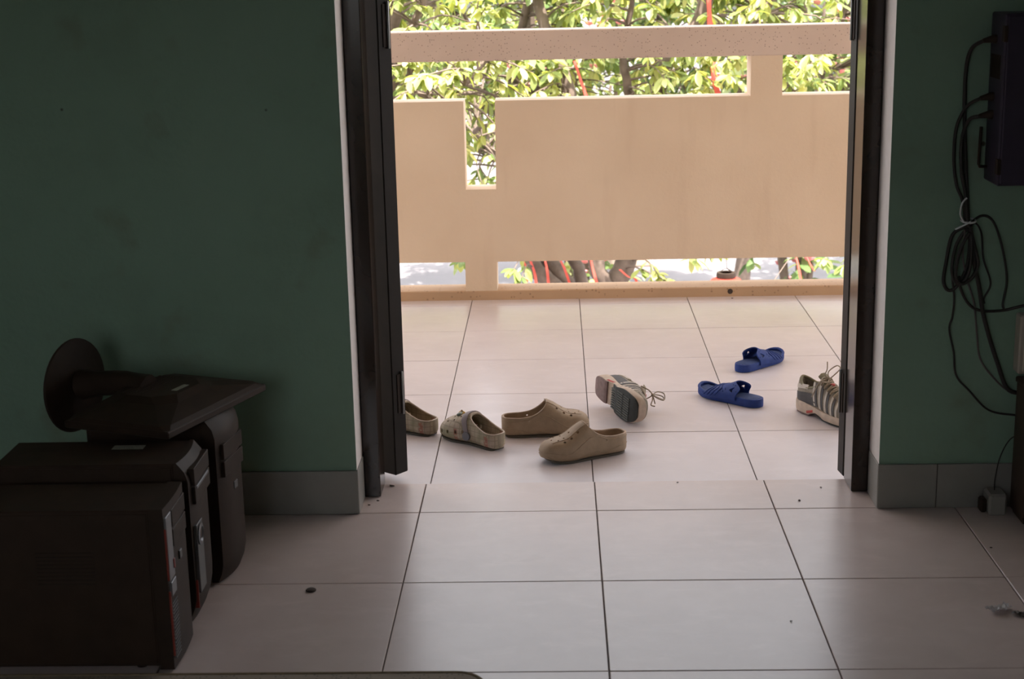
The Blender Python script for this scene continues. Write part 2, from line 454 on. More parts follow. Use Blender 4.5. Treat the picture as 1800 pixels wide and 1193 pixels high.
# skirting tiles of the back wall, returning into the doorway
bl = ob('baseboard_left', box((-1.5, -.004, 0), (DL - .004, 0.0, .125)), M['grout'], kind='structure')
for a, b_ in ((-1.5, -1.17), (-1.168, -.67), (-.668, DL + .003)):
    part('skirting_tile', box((a, -.009, .001), (b_, -.001, .128), .001), M['skirt'], bl)
part('skirting_tile', box((DL - .002, -.008, .001), (DL + .004, .122, .128), .001), M['skirt'], bl)
br_ = ob('baseboard_right', box((DR + .004, -.004, 0), (3.4, 0.0, .125)), M['grout'], kind='structure')
for a, b_ in ((DR - .003, 1.444), (1.446, 1.945), (1.947, 2.445), (2.447, 3.4)):
    part('skirting_tile', box((a, -.009, .001), (b_, -.001, .128), .001), M['skirt'], br_)
part('skirting_tile', box((DR - .004, -.008, .001), (DR + .002, .122, .128), .001), M['skirt'], br_)

# door frame posts
def frame_post(name, x_wall, s):
    t = ob(name, box((min(x_wall, x_wall + s * .048), .13, 0.001), (max(x_wall, x_wall + s * .048), .248, DT), .002), M['frame'], kind='structure')
    return t
frame_post('trim_1', DL + .001, 1)
frame_post('trim_2', DR - .001, -1)
ob('trim_3', box((DL + .05, .125, DT - .05), (DR - .05, .205, DT), .002), M['frame'], kind='structure')

# door leaves swung out onto the balcony; their hinge edges face the room
def door_leaf(name, hx, hy, s, ang, W=.70):
    """hx,hy: corner of the hinge edge nearest the opening; s: side; ang: angle of the leaf from the wall plane"""
    root = bpy.data.objects.new(name, None); C.objects.link(root)
    root.location = (hx, hy, 0); root.rotation_euler = (0, 0, ang); root['kind'] = 'structure'
    th = .055
    y0, y1 = (-th, 0) if s < 0 else (0, th)
    bm = nbm()
    for lo, hi in (((0, y0, .004), (.075, y1, 2.08)), ((W - .075, y0, .004), (W, y1, 2.08)), ((.075, y0, .004), (W - .075, y1, .10)), ((.075, y0, 1.99), (W - .075, y1, 2.08)), ((.075, y0, .95), (W - .075, y1, 1.04))):
        add_box(bm, lo, hi, 0, .003)
    part('door_stile', bm, M['leafd'], root)
    part('door_panel', box((.076, y0 + .014, .101), (W - .076, y1 - .014, .949)), M['leafd'], root)
    part('door_panel', box((.076, y0 + .014, 1.041), (W - .076, y1 - .014, 1.989)), M['leafd'], root)
    ym = (y0 + y1) / 2
    for z0, z1 in ((.195, .315), (1.275, 1.395)):
        h = part('hinge', box((-.0025, ym - .008, z0), (.001, ym + .008, z1), .001), M['black'], root)
        part('hinge_pin', add_lathe(nbm(), [(0, z0 - .004), (.004, z0 - .004), (.004, z1 + .004), (.0025, z1 + .008), (0, z1 + .008)], 10, (-.0045, ym + .011 * s, 0)), M['steel'], h, 40)
    return root
door_leaf('door_1', -.0965, .306, -1, R(142))
door_leaf('door_2', 1.234, .252, 1, R(7))

# ------------------------------------------------------------------ balcony parapet and roof
PY, PT = 2.807, .15
def arc_notch():
    # wall panel with the tall notch, extruded
    return [(-4.5, .162), (6.5, .152), (6.5, .885), (.132, .885), (.129, .490), (-.008, .490), (-.008, .885), (-4.5, .885)]
par = ob('parapet', add_prism(nbm(), arc_notch(), PY, PY + PT), M['parapet'], kind='structure')
for a, b_, z0, z1 in ((-.02, .124, OUT, .165), (-2.7, -2.55, OUT, .165), (2.66, 2.80, OUT, .165), (5.3, 5.45, OUT, .165)):
    part('pier', box((a, PY + .001, z0), (b_, PY + PT - .001, z1)), M['parapet'], par)
for a, b_ in ((1.263, 1.402), (-1.40, -1.26), (3.93, 4.07)):
    part('pier', box((a, PY + .001, .88), (b_, PY + PT - .001, 1.07)), M['parapet'], par)
part('handrail', add_box(nbm(), (-4.5, PY - .004, 1.060), (6.5, PY + PT + .004, 1.190), 0, .006, None, 2), M['rail'], par, label='pebble-specked pinkish concrete handrail')
cb = part('curb', add_box(nbm(), (-4.5, PY - .002, -.3), (6.5, PY + PT, .024), 0, .004), [M['curb']], par)
part('drain_hole', add_lathe(nbm(), [(0, -.0035), (.011, -.0035), (.013, 0.0), (.009, .0), (0, .004)], 14, (1.185, PY - .001, 0.004), 'Y'), M['crumb'], cb, 40, label='dark drain hole in the curb')
ob('balcony_roof', box((-4.5, .25, 3.1), (6.5, 3.1, 3.25)), M['facade'], kind='structure')
ob('ground', box((-70, -6, -4.0), (70, 120, -3.5)), M['ground'], kind='structure')
# ------------------------------------------------------------------ trees beyond the parapet
CAMP = np.array([0.39826, -4.11861, 1.53848])
def leaf_template(full=True):
    # obovate leaf along +x, length 1, folded on the midrib and drooping
    st = [(0, .012), (.18, .10), (.42, .185), (.68, .20), (.88, .115), (1.0, .004)] if full else [(0, .02), (.45, .19), (.8, .16), (1.0, .01)]
    V = []; F_ = []
    for i, (x, w) in enumerate(st):
        dz = -.16 * x * x
        V += [(x, w, dz + .30 * w), (x, 0, dz), (x, -w, dz + .30 * w)]
        if i:
            a = 3 * (i - 1); b = 3 * i
            F_ += [(a, a + 1, b + 1, b), (a + 1, a + 2, b + 2, b + 1)]
    return np.array(V), F_
LV, LF = leaf_template(True); SV, SF = leaf_template(False)

def leaf_frames(rng, tip, axis, n, size):
    """n leaves in a drooping rosette at a twig tip -> list of 4x4 matrices"""
    out = []
    az0 = rng.uniform(0, 6.28)
    for i in range(n):
        az = az0 + i * 2.4 + rng.uniform(-.3, .3)
        pitch = rng.uniform(-1.15, .05)
        d = Vector((math.cos(az) * math.cos(pitch), math.sin(az) * math.cos(pitch), math.sin(pitch))) + Vector(axis) * .35
        d.normalize()
        side = d.cross(Vector((0, 0, 1)))
        side = side.normalized() if side.length > 1e-3 else Vector((1, 0, 0))
        up = side.cross(d)
        roll = rng.uniform(-.6, .6)
        s2 = side * math.cos(roll) + up * math.sin(roll); u2 = d.cross(s2) * -1
        u2 = s2.cross(d)
        L = size * rng.uniform(.7, 1.25)
        p = Vector(tip) - Vector(axis) * (.09 * (i / n)) * (size / .14)
        m = Matrix.Identity(4)
        for r in range(3):
            m[r][0] = d[r] * L; m[r][1] = -s2[r] * L; m[r][2] = u2[r] * L; m[r][3] = p[r]
        out.append(m)
    return out

def merged_leaves(name, frames, TV, TF):
    A = np.array([[list(r) for r in m] for m in frames])
    P = np.einsum('nij,vj->nvi', A[:, :3, :3], TV) + A[:, None, :3, 3]
    nv = len(TV); V = P.reshape(-1, 3)
    F_ = np.array(TF)[None] + (np.arange(len(frames)) * nv)[:, None, None]
    me = bpy.data.meshes.new(name)
    me.vertices.add(len(V)); me.vertices.foreach_set('co', V.ravel())
    nf = F_.shape[0] * F_.shape[1]
    me.loops.add(nf * 4); me.loops.foreach_set('vertex_index', F_.ravel().astype(np.int32))
    me.polygons.add(nf); me.polygons.foreach_set('loop_start', np.arange(nf, dtype=np.int32) * 4)
    me.update(); me.validate(); me.update(calc_edges=True)
    me.polygons.foreach_set('use_smooth', [True] * nf)
    return me

def visible_score(p, size):
    d = np.array(p) - CAMP; dist = d[1]
    x = (d[0] - .0253 * -d[1] * -1) / dist
    z = d[2] / dist
    # inside the doorway's view and above the parapet top, in its notch or under it
    if not (-.150 < d[0] / dist < .205): return 0
    if z > -.025: return 0
    if -.098 < z < -.025 or (-.22 < z < -.19) or (-.16 < z < -.09 and -.085 < d[0] / dist < -.05): return size / dist
    return 0

def tree(name, label, base, limbs, crown, nspray, leafmat, leaf_size=.14, n_single=0, seed=0, extra=(), per=7, full=True, twig_r=.006, zmin=-9):
    rng = random.Random(seed)
    root = thing(name, label, 'tree', base, 0, None)
    B = Vector(base)
    tb = nbm(); limb_pts = []
    for pts, r0, r1 in limbs:
        sp = smooth_path([Vector(p) - B for p in pts], 5)
        k = len(sp)
        sp = [q + Vector((rng.uniform(-1, 1), rng.uniform(-1, 1), 0)) * .012 for q in sp]
        rr = [r0 + (r1 - r0) * i / (k - 1) for i in range(k)]
        if pts[0][2] < -3.3: rr[0] *= 1.5; rr[1] *= 1.15
        add_tube(tb, sp, rr, 9)
        limb_pts += [(q, r) for q, r in zip(sp, rr) if q.z + B.z > -1.6]
    part('trunk', tb, M['bark'], root, 60)
    frames = []; tw = nbm()
    (cx, cy, cz), (rx, ry, rz_) = crown
    tips = [(Vector(e) - B, True) for e in extra]
    while len(tips) < nspray + len(extra):
        v = Vector((rng.uniform(-1, 1), rng.uniform(-1, 1), rng.uniform(-1, 1)))
        if v.length > 1 or v.length < .25: continue
        p = Vector((cx + v.x * rx, cy + v.y * ry, cz + v.z * rz_))
        if p.z < zmin: continue
        tips.append((p - B, False))
    for t, _ in tips:
        q, r = min(limb_pts, key=lambda a: (a[0] - t).length + max(0, a[0].z - t.z) * .3)
        mid = (q + t) / 2 + Vector((rng.uniform(-.1, .1), rng.uniform(-.1, .1), .12 * (t - q).length))
        pts = smooth_path([q, mid, t], 3)
        add_tube(tw, pts, [twig_r * (1.8 - 1.2 * i / (len(pts) - 1)) for i in range(len(pts))], 4, cap=False)
        ax = (t - mid).normalized()
        frames += leaf_frames(rng, t, ax, per + rng.randint(-1, 2), leaf_size)
        if (t - q).length > .5:
            frames += leaf_frames(rng, pts[-3], ax, per - 3, leaf_size)
    part('twigs', tw, M['bark'], root, None, None, 'stuff')
    if n_single:
        sc_ = [(visible_score(B + m.to_translation(), 1.0), i) for i, m in enumerate(frames)]
        sc_.sort(reverse=True)
        pick = [i for s, i in sc_[:n_single] if s > 0]
        me = bpy.data.meshes.new('leaf'); me.from_pydata([tuple(v) for v in LV], [], LF); me.polygons.foreach_set('use_smooth', [True] * len(LF)); me.materials.append(leafmat)
        ps = set(pick)
        for i in pick:
            o = bpy.data.objects.new('leaf', me); C.objects.link(o); o.parent = root; o.matrix_local = frames[i]
        frames = [f for i, f in enumerate(frames) if i not in ps]
    me = merged_leaves('foliage', frames, LV if full else SV, LF if full else SF)
    part('foliage', me, leafmat, root, None, None, 'stuff')
    return root

G = -3.5
tree('leafy_tree', 'grey-barked forked tree behind the middle of the parapet, two trunks in a V', (1.0, 9.0, G),
     [([(1.0, 9.0, G), (.90, 9.0, -2.3), (.89, 9.0, -1.4), (.99, 9.0, -1.1), (1.14, 9.0, -.31), (1.26, 9.0, .36), (1.35, 9.05, .64), (1.63, 9.1, .95), (1.75, 9.1, 1.5), (1.9, 9.2, 2.4)], .115, .05),
      ([(.90, 9.0, -2.2), (.84, 8.95, -1.39), (.73, 8.9, -1.08), (.66, 8.9, -.3), (.52, 8.9, .37), (.34, 9, .84), (.2, 9, 1.5), (.1, 9, 2.4)], .085, .035),
      ([(1.14, 9.0, -.31), (1.02, 8.8, .30), (.96, 8.7, .7), (1.05, 8.6, 1.2)], .05, .02),
      ([(1.35, 9.05, .64), (1.9, 8.8, .8), (2.3, 8.6, 1.25)], .03, .012),
      ([(1.14, 9.0, -.31), (1.7, 8.7, .05), (2.1, 8.6, .2)], .03, .012)],
     ((1.25, 8.9, 1.1), (1.6, 1.1, 1.7)), 400, M['leaf1'], .125, 240, 11,
     extra=((1.23, 8.5, -1.10), (1.30, 8.5, -1.16), (1.55, 8.5, -.98), (1.72, 8.6, -.95)), zmin=-.55)
tree('leafy_tree', 'tree with three leaning trunks wound with red ribbon, left of the forked tree', (.75, 9.7, G),
     [([(.75, 9.7, G), (.60, 9.6, -2.0), (.50, 9.6, -1.47), (.33, 9.6, -1.19), (.08, 9.6, -.48), (-.08, 9.6, .13), (-.22, 9.6, .63), (-.45, 9.6, 1.12), (-.63, 9.6, 2.0)], .10, .035),
      ([(.60, 9.6, -2.0), (.42, 9.5, -1.47), (.17, 9.5, -1.19), (.01, 9.5, -.53), (.05, 9.5, .42), (.11, 9.5, .82), (.29, 9.5, 1.6)], .095, .03),
      ([(.70, 9.6, -2.0), (.62, 9.7, -1.4), (.52, 9.7, -1.1), (.30, 9.9, -.2), (.2, 10, .9), (.1, 10, 2.0)], .07, .03),
      ([(.08, 9.6, -.48), (-.1, 8.9, -.15), (-.25, 8.4, .1), (-.1, 8.0, .22)], .035, .014)],
     ((-.15, 9.5, 1.0), (1.5, 1.0, 1.6)), 360, M['leaf2'], .125, 240, 12,
     extra=((.03, 8.6, -1.08), (.10, 8.6, -1.14), (-.42, 8.6, -1.0), (-.30, 8.6, -1.05), (-.36, 8.5, -.93), (.0, 8.5, .1), (-.05, 8.4, -.2), (-.14, 8.6, -.33), (-.04, 8.7, -.42), (-.2, 8.8, -.45), (-.1, 8.5, -.1), (-.22, 8.7, .0), (-.12, 9.0, -.55), (-.18, 8.4, -.38), (-.06, 8.5, -.30), (-.25, 8.9, -.30), (-.02, 8.9, -.52), (-.15, 9.3, -.62), (-.3, 9.2, -.5)), zmin=-.65)
tree('leafy_tree', 'yellow-green tree nearest the balcony, its bare boughs crossing at the far left above the handrail', (-1.5, 7.5, G),
     [([(-1.5, 7.5, G), (-1.45, 7.5, -1.39), (-1.05, 7.5, -.06), (-.84, 7.5, .65), (-.79, 7.5, .94), (-.70, 7.5, 1.3), (-.5, 7.5, 2.0)], .085, .03),
      ([(-1.05, 7.5, -.06), (-.95, 7.4, .60), (-.72, 7.4, .88), (-.55, 7.4, 1.15), (-.3, 7.4, 1.7)], .045, .02),
      ([(-1.05, 7.5, -.06), (-.76, 7.4, .62), (-.58, 7.3, .52), (-.38, 7.2, .48), (-.08, 7.2, .76)], .032, .01)],
     ((-.9, 7.4, .75), (1.25, .9, 1.15)), 300, M['leaf1'], .11, 220, 13, zmin=-.4)
tree('leafy_tree', 'bushy tree at the right end of the parapet, leaning in past the door leaf', (3.6, 10.5, G),
     [([(3.6, 10.5, G), (3.58, 10.5, -2.22), (3.2, 10.5, -.56), (2.85, 10.5, .51), (2.68, 10.5, .92), (2.52, 10.5, 1.8)], .10, .03),
      ([(3.2, 10.5, -.56), (2.7, 10.2, .0), (2.35, 10.0, .55), (2.2, 10, 1.0)], .04, .015),
      ([(2.85, 10.5, .51), (3.2, 10.5, 1.2), (3.3, 10.5, 2.0)], .05, .02)],
     ((2.75, 10.2, .9), (1.2, 1.0, 1.6)), 340, M['leaf2'], .125, 220, 14,
     extra=((2.62, 8.6, -1.02), (2.78, 8.6, -1.08), (2.18, 8.5, -1.19), (2.85, 8.6, -.98)), zmin=-.7)
for i, (x, y, r, lab, h, mt) in enumerate((
        (-3.0, 17.5, 2.2, 'dark green tree farther back at the left end of the yard', 1.5, 'leaf3'),
        (.2, 18.5, 1.9, 'green tree in the back row showing in the wall\'s notch', 1.3, 'leaf2'),
        (2.9, 17.0, 1.9, 'dark leafy tree in the back row behind the long red ribbon', 1.5, 'leaf3'),
        (6.2, 18.6, 2.3, 'pale green tree in the back row at the right edge of the doorway', 1.6, 'leaf1'))):
    tree('shade_tree', lab, (x, y, G),
         [([(x, y, G), (x + .1, y, G + 1.2), (x - .1, y, -1.0), (x + .1, y, .5), (x, y, 2.2)], .13, .04),
          ([(x - .05, y, -1.4), (x - .8, y - .2, -.2), (x - 1.2, y - .3, 1.0)], .06, .02),
          ([(x - .05, y, -1.2), (x + .9, y - .3, -.1), (x + 1.3, y - .2, 1.2)], .06, .02)],
         ((x, y, .9), (r, 1.7, 2.3)), 400, M[mt], .19, 0, 30 + i, per=8, full=False, twig_r=.008, zmin=-1.9)
# ------------------------------------------------------------------ computers in the dark corner
def tower(label, loc, rz, D, Wd, H, style):
    t = thing('computer_tower', label, 'computer', loc, rz, 'old computer towers on the floor by the wall')
    h = Wd / 2
    part('case', box((-D, -h, .012), (-.030, h, H), .003), M['black2'], t)
    part('side_panel', box((-D + .012, -h - .002, .02), (-.036, -h + .001, H - .008), .0012), M['black2'], t)
    part('side_panel', box((-D + .012, h - .001, .02), (-.036, h + .002, H - .008), .0012), M['black2'], t)
    for x in (-D + .05, -.08):
        for y in (-h + .03, h - .03):
            part('foot', add_lathe(nbm(), [(0, 0), (.012, 0), (.014, .012), (0, .0125)], 12, (x, y, 0)), M['black'], t, 40)
    # bowed front bezel
    bow_, r = (.014, .05) if style == 'round' else ((.010, .02) if style == 'swept' else (.004, .004))
    K = 12; prof = []
    for k in range(K + 1):
        y = -h + Wd * k / K; u = 2 * k / K - 1
        prof.append((y, bow_ * (1 - u * u)))
    bm = nbm(); rows = []
    for j in range(19):
        z = .004 + (H - .002) * j / 18
        cut = 0
        if style in ('round', 'swept'):
            cut = -.030 * max(0, (.09 - z) / .09) ** 2 if style == 'swept' else -.018 * max(0, (.06 - z) / .06) ** 2
            cut -= .022 * max(0, (z - H + .045) / .045) ** 2
        rows.append([bm.verts.new((x + cut, y, z)) for y, x in prof] + [bm.verts.new((-.032, h, z)), bm.verts.new((-.032, -h, z))])
    for A, B in zip(rows, rows[1:]):
        n = len(A)
        for j in range(n): bm.faces.new((A[j], A[(j + 1) % n], B[(j + 1) % n], B[j]))
    bm.faces.new(rows[0][::-1]); bm.faces.new(rows[-1])
    fb = part('front_bezel', bm, M['black'], t, 40)
    X = lambda y: bow_ * (1 - (y / h) ** 2)
    def plate(name, y0, y1, z0, z1, m, th=.003, lab=None, par=t):
        ym = (y0 + y1) / 2; x = min(X(y0), X(y1))
        return part(name, box((x - .006, y0, z0), (X(ym) + th, y1, z1), .0012), m, par, None, lab)
    if style == 'silver':
        plate('front_strip', -h + .004, -h + .050, H - .168, H - .020, M['silver'], .003, 'silver strip down the bezel')
        plate('red_trim', -h + .001, -h + .0045, H - .165, H - .045, M['red'], .004, 'red edging')
        plate('red_trim', -h + .001, -h + .0055, .035, H - .190, M['red'], .004, 'red edging')
        plate('red_trim', -h + .040, -h + .050, H - .150, H - .128, M['red'], .0042, 'red accent')
        plate('badge', -h + .010, -h + .05, H - .205, H - .172, M['silver'], .004)
        gr = nbm()
        for k in range(16): add_box(gr, (0, -h + .008, .028 + k * .0085), (X(-h * .7) + .0032, -h + .052, .031 + k * .0085))
        part('vent_grille', gr, M['grey'], t, kind='stuff')
        for z in (H - .06, H - .105): plate('drive_cover', -h + .055, h - .010, z, z + .040, M['black'], .002)
        plate('power_button', 0, .02, H - .15, H - .13, M['grey'], .004)
    elif style == 'swept':
        for z in (H - .060, H - .105): plate('drive_cover', -h + .018, h - .012, z, z + .042, M['black'], .002)
        plate('drive_tray', -h + .030, h - .030, H - .072, H - .064, M['silver'], .004, 'silver drive tray edge')
        plate('bezel_panel', -h + .012, -h + .070, .085, H - .155, M['grey'], .003, 'grey lower bezel panel')
        bt = part('power_button', add_lathe(nbm(), [(.016, -.004), (.024, -.001), (.026, .006), (.018, .008), (.014, .004)], 20, (X(-h + .04), -h + .040, H - .185), 'X'), M['silver'], t, 50, 'silver ring round the power button')
        part('button_cap', add_lathe(nbm(), [(0, .006), (.012, .005), (.013, 0)], 16, (X(-h + .04), -h + .040, H - .185), 'X'), M['black'], bt, 50)
        plate('red_trim', -h + .004, -h + .009, .05, .12, M['red'], .004, 'red edging')
    else:
        for z in (H - .105, H - .150): plate('drive_cover', -h + .02, h - .02, z, z + .040, M['black'], .0002)
        plate('power_button', -.012, .012, H - .20, H - .18, M['grey'], .002)
    # rear vents in the side panel
    vg = nbm()
    for k in range(9): add_box(vg, (-D * .62, -h - .0035, H * .55 + k * .009), (-D * .34, -h - .001, H * .55 + k * .009 + .003))
    part('side_vent', vg, M['black'], t, kind='stuff')
    return t
tower('black computer tower nearest the camera with a silver and red front strip', (-.462, -.892, 0), 0, .46, .182, .378, 'silver')
t2 = tower('middle black computer tower with grey lower bezel and a ring-shaped button', (-.458, -.672, 0), 0, .45, .180, .408, 'swept')
part('sticker', box((-.205, .025, .4075), (-.130, .055, .4086)), M['sticker'], t2, None, 'white sticker on the top of the case')
tower('black computer tower with rounded front standing nearest the wall', (-.438, -.415, 0), R(-8), .335, .175, .428, 'round')

# flat monitor lying face down across the two rear towers, its round foot sticking up at the left
mo = thing('flat_monitor', 'black flat monitor lying face down on the towers, round foot sticking up', 'monitor', (-.585, -.392, .4318), math.atan2(.935, .354))
w, h = .222, .150
part('front_frame', box((-w, -h, 0), (w, h, .018), .003), M['black'], mo)
part('screen', box((-w + .018, -h + .02, -.0008), (w - .018, h - .018, .002)), M['grey'], mo)
bm = nbm(); lev = []
for sx, sy0, sy1, z, ch in ((w - .004, -h + .004, h - .004, .018, .01), (w - .012, -h + .014, h - .008, .026, .02), (.120, -.085, .110, .046, .04), (.095, -.062, .10, .058, .045)):
    lev.append([bm.verts.new(v) for v in ((-sx + ch, sy0, z), (sx - ch, sy0, z), (sx, sy0 + ch, z), (sx, sy1 - ch, z), (sx - ch, sy1, z), (-sx + ch, sy1, z), (-sx, sy1 - ch, z), (-sx, sy0 + ch, z))])
for A, B in zip(lev, lev[1:]):
    for j in range(8): bm.faces.new((A[j], A[(j + 1) % 8], B[(j + 1) % 8], B[j]))
bm.faces.new(lev[0][::-1]); bm.faces.new(lev[-1])
part('back_cover', bm, M['black'], mo)
part('sticker', box((-.028, -.046, .0575), (.028, -.030, .0586)), M['sticker'], mo, None, 'white rating sticker')
vt = nbm()
for k in range(7): add_box(vt, (-.08, .02 + k * .009, .0575), (.08, .024 + k * .009, .0592))
part('back_vent', vt, M['black2'], mo, kind='stuff')
part('neck', add_tube(nbm(), smooth_path([(0, .06, .044), (0, .13, .054), (0, .19, .050), (0, .262, .040)], 5), [.040, .038, .036, .034, .033, .033, .032, .032, .032, .032, .032, .032, .034, .036, .038, .040][:16], 10), M['black'], mo, 50)
part('round_foot', add_lathe(nbm(), [(0, 0), (.105, .002), (.121, .006), (.1225, .011), (.119, .015), (.05, .022), (0, .024)], 40, (0, .276, .036), 'Y'), M['black'], mo, 40)

# floor mat at the bottom edge
mt_ = thing('floor_mat', 'mottled grey floor mat with brown border at the bottom edge', 'mat', (-.372, -1.418, 0))
def rrect(hx, hy, r, n=8):
    out = []
    for cx, cy, a0 in ((hx - r, hy - r, 0), (-hx + r, hy - r, 90), (-hx + r, -hy + r, 180), (hx - r, -hy + r, 270)):
        for k in range(n + 1):
            a = R(a0 + 90 * k / n); out.append((cx + r * math.cos(a), cy + r * math.sin(a)))
    return out
part('mat_pile', add_prism(nbm(), rrect(.595, .395, .06), .0005, .010, 'Z'), M['mat'], mt_)
part('mat_border', add_tube(nbm(), [(x, y, .0065) for x, y in rrect(.599, .399, .062)], .0062, 8, True), M['matb'], mt_, 60)

# ------------------------------------------------------------------ right-hand wall: equipment box, cables, socket, cabinet
wb = thing('wall_box', 'dark electrical box, blue-violet glow put into its colour, high on the wall with cables plugged in its left side', 'electrical box', (1.53, 0, .92))
part('box_body', box((0, -.13, 0), (.40, -.003, .435), .004), M['glow_tint'], wb)
part('box_door', box((.006, -.137, .006), (.394, -.129, .429), .002), M['glow_tint'], wb)
for z in (.05, .385): part('hinge', box((-.004, -.138, z - .02), (.006, -.118, z + .02), .001), M['black'], wb)
lv = nbm()
for k in range(10): add_box(lv, (-.0015, -.105 + k * .009, .27), (.002, -.101 + k * .009, .33))
part('louvre', lv, M['black'], wb, kind='stuff')
for z in (.368, .222, .176):
    part('plug', add_tube(nbm(), [(.004, -.055, z), (-.008, -.055, z), (-.012, -.055, z), (-.034, -.055, z - .004)], [.012, .012, .0095, .0055], 10), M['black'], wb, 40)
part('bracket', add_tube(nbm(), [(-.020, -.03, .142), (-.022, -.03, .045), (-.019, -.03, .038), (.004, -.03, .037)], .0042, 8), M['black'], wb, 60, 'small L-shaped bracket')

NC = [0]
def cable(name, label, pts, r, mat='cable', cat='cable', grp='cables on the right wall', tube_sub=7):
    pts = [(x, max(-.028, y) if z < .39 and x > 1.6 else y, z) for x, y, z in pts]
    sp = smooth_path(pts, tube_sub)
    return tag(ob(name, add_tube(nbm(), sp, r, 8), M[mat], smooth=60), label, cat, grp)
yy = -.014
cable('power_cable', 'black power cable from the topmost plug of the wall box down to the bundle', [(1.497, -.055, 1.284), (1.474, -.03, 1.262), (1.467, yy, 1.20), (1.470, yy, 1.08), (1.480, yy, .95), (1.488, yy, .87), (1.492, -.022, .79)], .0052)
cable('power_cable', 'black power cable from the middle plug of the wall box, bowing out leftmost', [(1.497, -.055, 1.138), (1.470, -.03, 1.115), (1.450, yy, 1.06), (1.447, yy, .98), (1.456, yy - .004, .91), (1.476, -.02, .86), (1.484, -.024, .79)], .0045)
cable('power_cable', 'black power cable from the lowest plug of the wall box', [(1.497, -.055, 1.092), (1.476, -.035, 1.08), (1.464, -.022, 1.03), (1.466, -.022, .95), (1.480, -.026, .88), (1.489, -.032, .80)], .0052)
loops = [(1.488, -.030, .800), (1.452, -.020, .775), (1.440, yy, .70), (1.436, yy, .645), (1.452, yy, .622), (1.474, -.018, .640), (1.494, -.026, .70), (1.492, -.03, .79),
         (1.462, -.032, .755), (1.452, -.03, .69), (1.462, -.03, .650), (1.482, -.034, .648), (1.498, -.036, .69), (1.496, -.036, .78),
         (1.470, -.04, .74), (1.460, -.04, .675), (1.474, -.04, .646), (1.502, -.04, .66), (1.519, -.034, .695), (1.512, -.03, .735), (1.493, -.03, .80)]
cable('coiled_cable', 'black cable gathered in hanging loops below the wall box', loops, .0048)
tw = thing('cable_tie', 'clear plastic tie cinched round the cable bundle', 'cable tie', (1.489, -.030, .815), 0)
part('tie_loop', add_tube(nbm(), [(.019 * math.cos(a), .022 * math.sin(a), .003 * math.sin(a)) for a in [6.283 * k / 16 for k in range(16)]], .0028, 6, True), M['tie'], tw, 60)
part('tie_tail', add_tube(nbm(), smooth_path([(-.016, -.014, .0), (-.026, -.016, .020), (-.022, -.014, .048), (-.010, -.012, .062)], 5), .0026, 6), M['tie'], tw, 60)
part('tie_tail', add_tube(nbm(), smooth_path([(.0, -.022, .0), (-.016, -.024, -.008), (-.038, -.018, -.020)], 5), .0024, 6), M['tie'], tw, 60)
cable('thin_wire', 'thin black wire wandering from the loops down towards the cabinet', [(1.456, -.022, .66), (1.466, yy, .60), (1.464, yy, .55), (1.457, yy, .515), (1.472, yy, .45), (1.482, yy, .385), (1.520, yy, .34), (1.575, yy, .285), (1.64, -.02, .272), (1.70, -.03, .27)], .0028)
cable('power_cable', 'thick black cable falling from the bundle to the cabinet top', [(1.495, -.03, .80), (1.512, -.026, .70), (1.530, -.02, .63), (1.544, -.02, .56), (1.565, -.02, .49), (1.590, -.02, .42), (1.618, -.03, .35), (1.66, -.05, .335), (1.72, -.06, .33)], .0060)
cable('thin_wire', 'thin grey wire falling beside the thick black cable', [(1.480, -.036, .79), (1.478, -.035, .72), (1.496, -.02, .655), (1.520, yy, .585), (1.532, yy, .50), (1.545, yy, .43), (1.585, yy, .375), (1.635, -.02, .335), (1.70, -.04, .331)], .0026, 'cable_g')
cable('power_cable', 'black cable sweeping in a low curve from the loops to the socket', [(1.470, -.04, .665), (1.480, -.02, .63), (1.505, yy, .585), (1.540, yy, .565), (1.60, yy, .565), (1.66, -.03, .582), (1.705, -.045, .570), (1.726, -.058, .530), (1.728, -.0575, .490)], .0040)
cable('thin_wire', 'thin black wire arching right of the bundle, ending in mid air', [(1.494, -.03, .80), (1.512, -.02, .805), (1.530, yy, .775), (1.538, yy, .71), (1.558, yy, .655), (1.560, yy, .63), (1.546, yy, .60), (1.548, yy, .585)], .0026)
cable('power_cable', 'black cable arching widest right of the bundle', [(1.492, -.03, .805), (1.525, -.02, .825), (1.556, yy, .812), (1.580, yy, .76), (1.598, yy, .69), (1.604, yy, .64), (1.597, yy, .585), (1.60, yy, .57)], .0034)

sb = thing('socket_box', 'ivory surface-mounted socket box on the wall above the dark cabinet', 'socket', (1.637, 0, .395))
part('back_box', box((0, -.050, 0), (.18, -.002, .162), .004), M['ivory'], sb)
part('face_plate', box((.010, -.056, .006), (.176, -.049, .156), .004), M['ivory'], sb)
part('plate_rim', add_tube(nbm(), [(.093 + x, -.0565, .081 + z) for x, z in rrect(.070, .062, .014, 4)], .0022, 6, True), M['plaster'], sb, 60)
for k in range(2):
    b = nbm()
    for dx, dz in ((-.010, .006), (.010, .006), (0, -.012)): add_box(b, (.058 + k * .07 + dx - .003, -.0572, .081 + dz - .005), (.058 + k * .07 + dx + .003, -.0555, .081 + dz + .005))
    part('socket_holes', b, M['black'], sb, kind='stuff')
cabt = thing('low_cabinet', 'dark brown low cabinet at the right edge below the socket', 'cabinet', (1.640, -.034, 0))
part('cabinet_body', box((0, -.115, .012), (.42, -.004, .372), .003), M['wood'], cabt)
part('cabinet_top', box((-.004, -.122, .3715), (.424, -.003, .388), .003), M['wood'], cabt)
part('plinth', box((.008, -.108, 0), (.41, -.01, .0125)), M['wood'], cabt)
d_ = part('cabinet_door', box((.004, -.121, .02), (.208, -.1145, .364), .002), M['wood'], cabt)
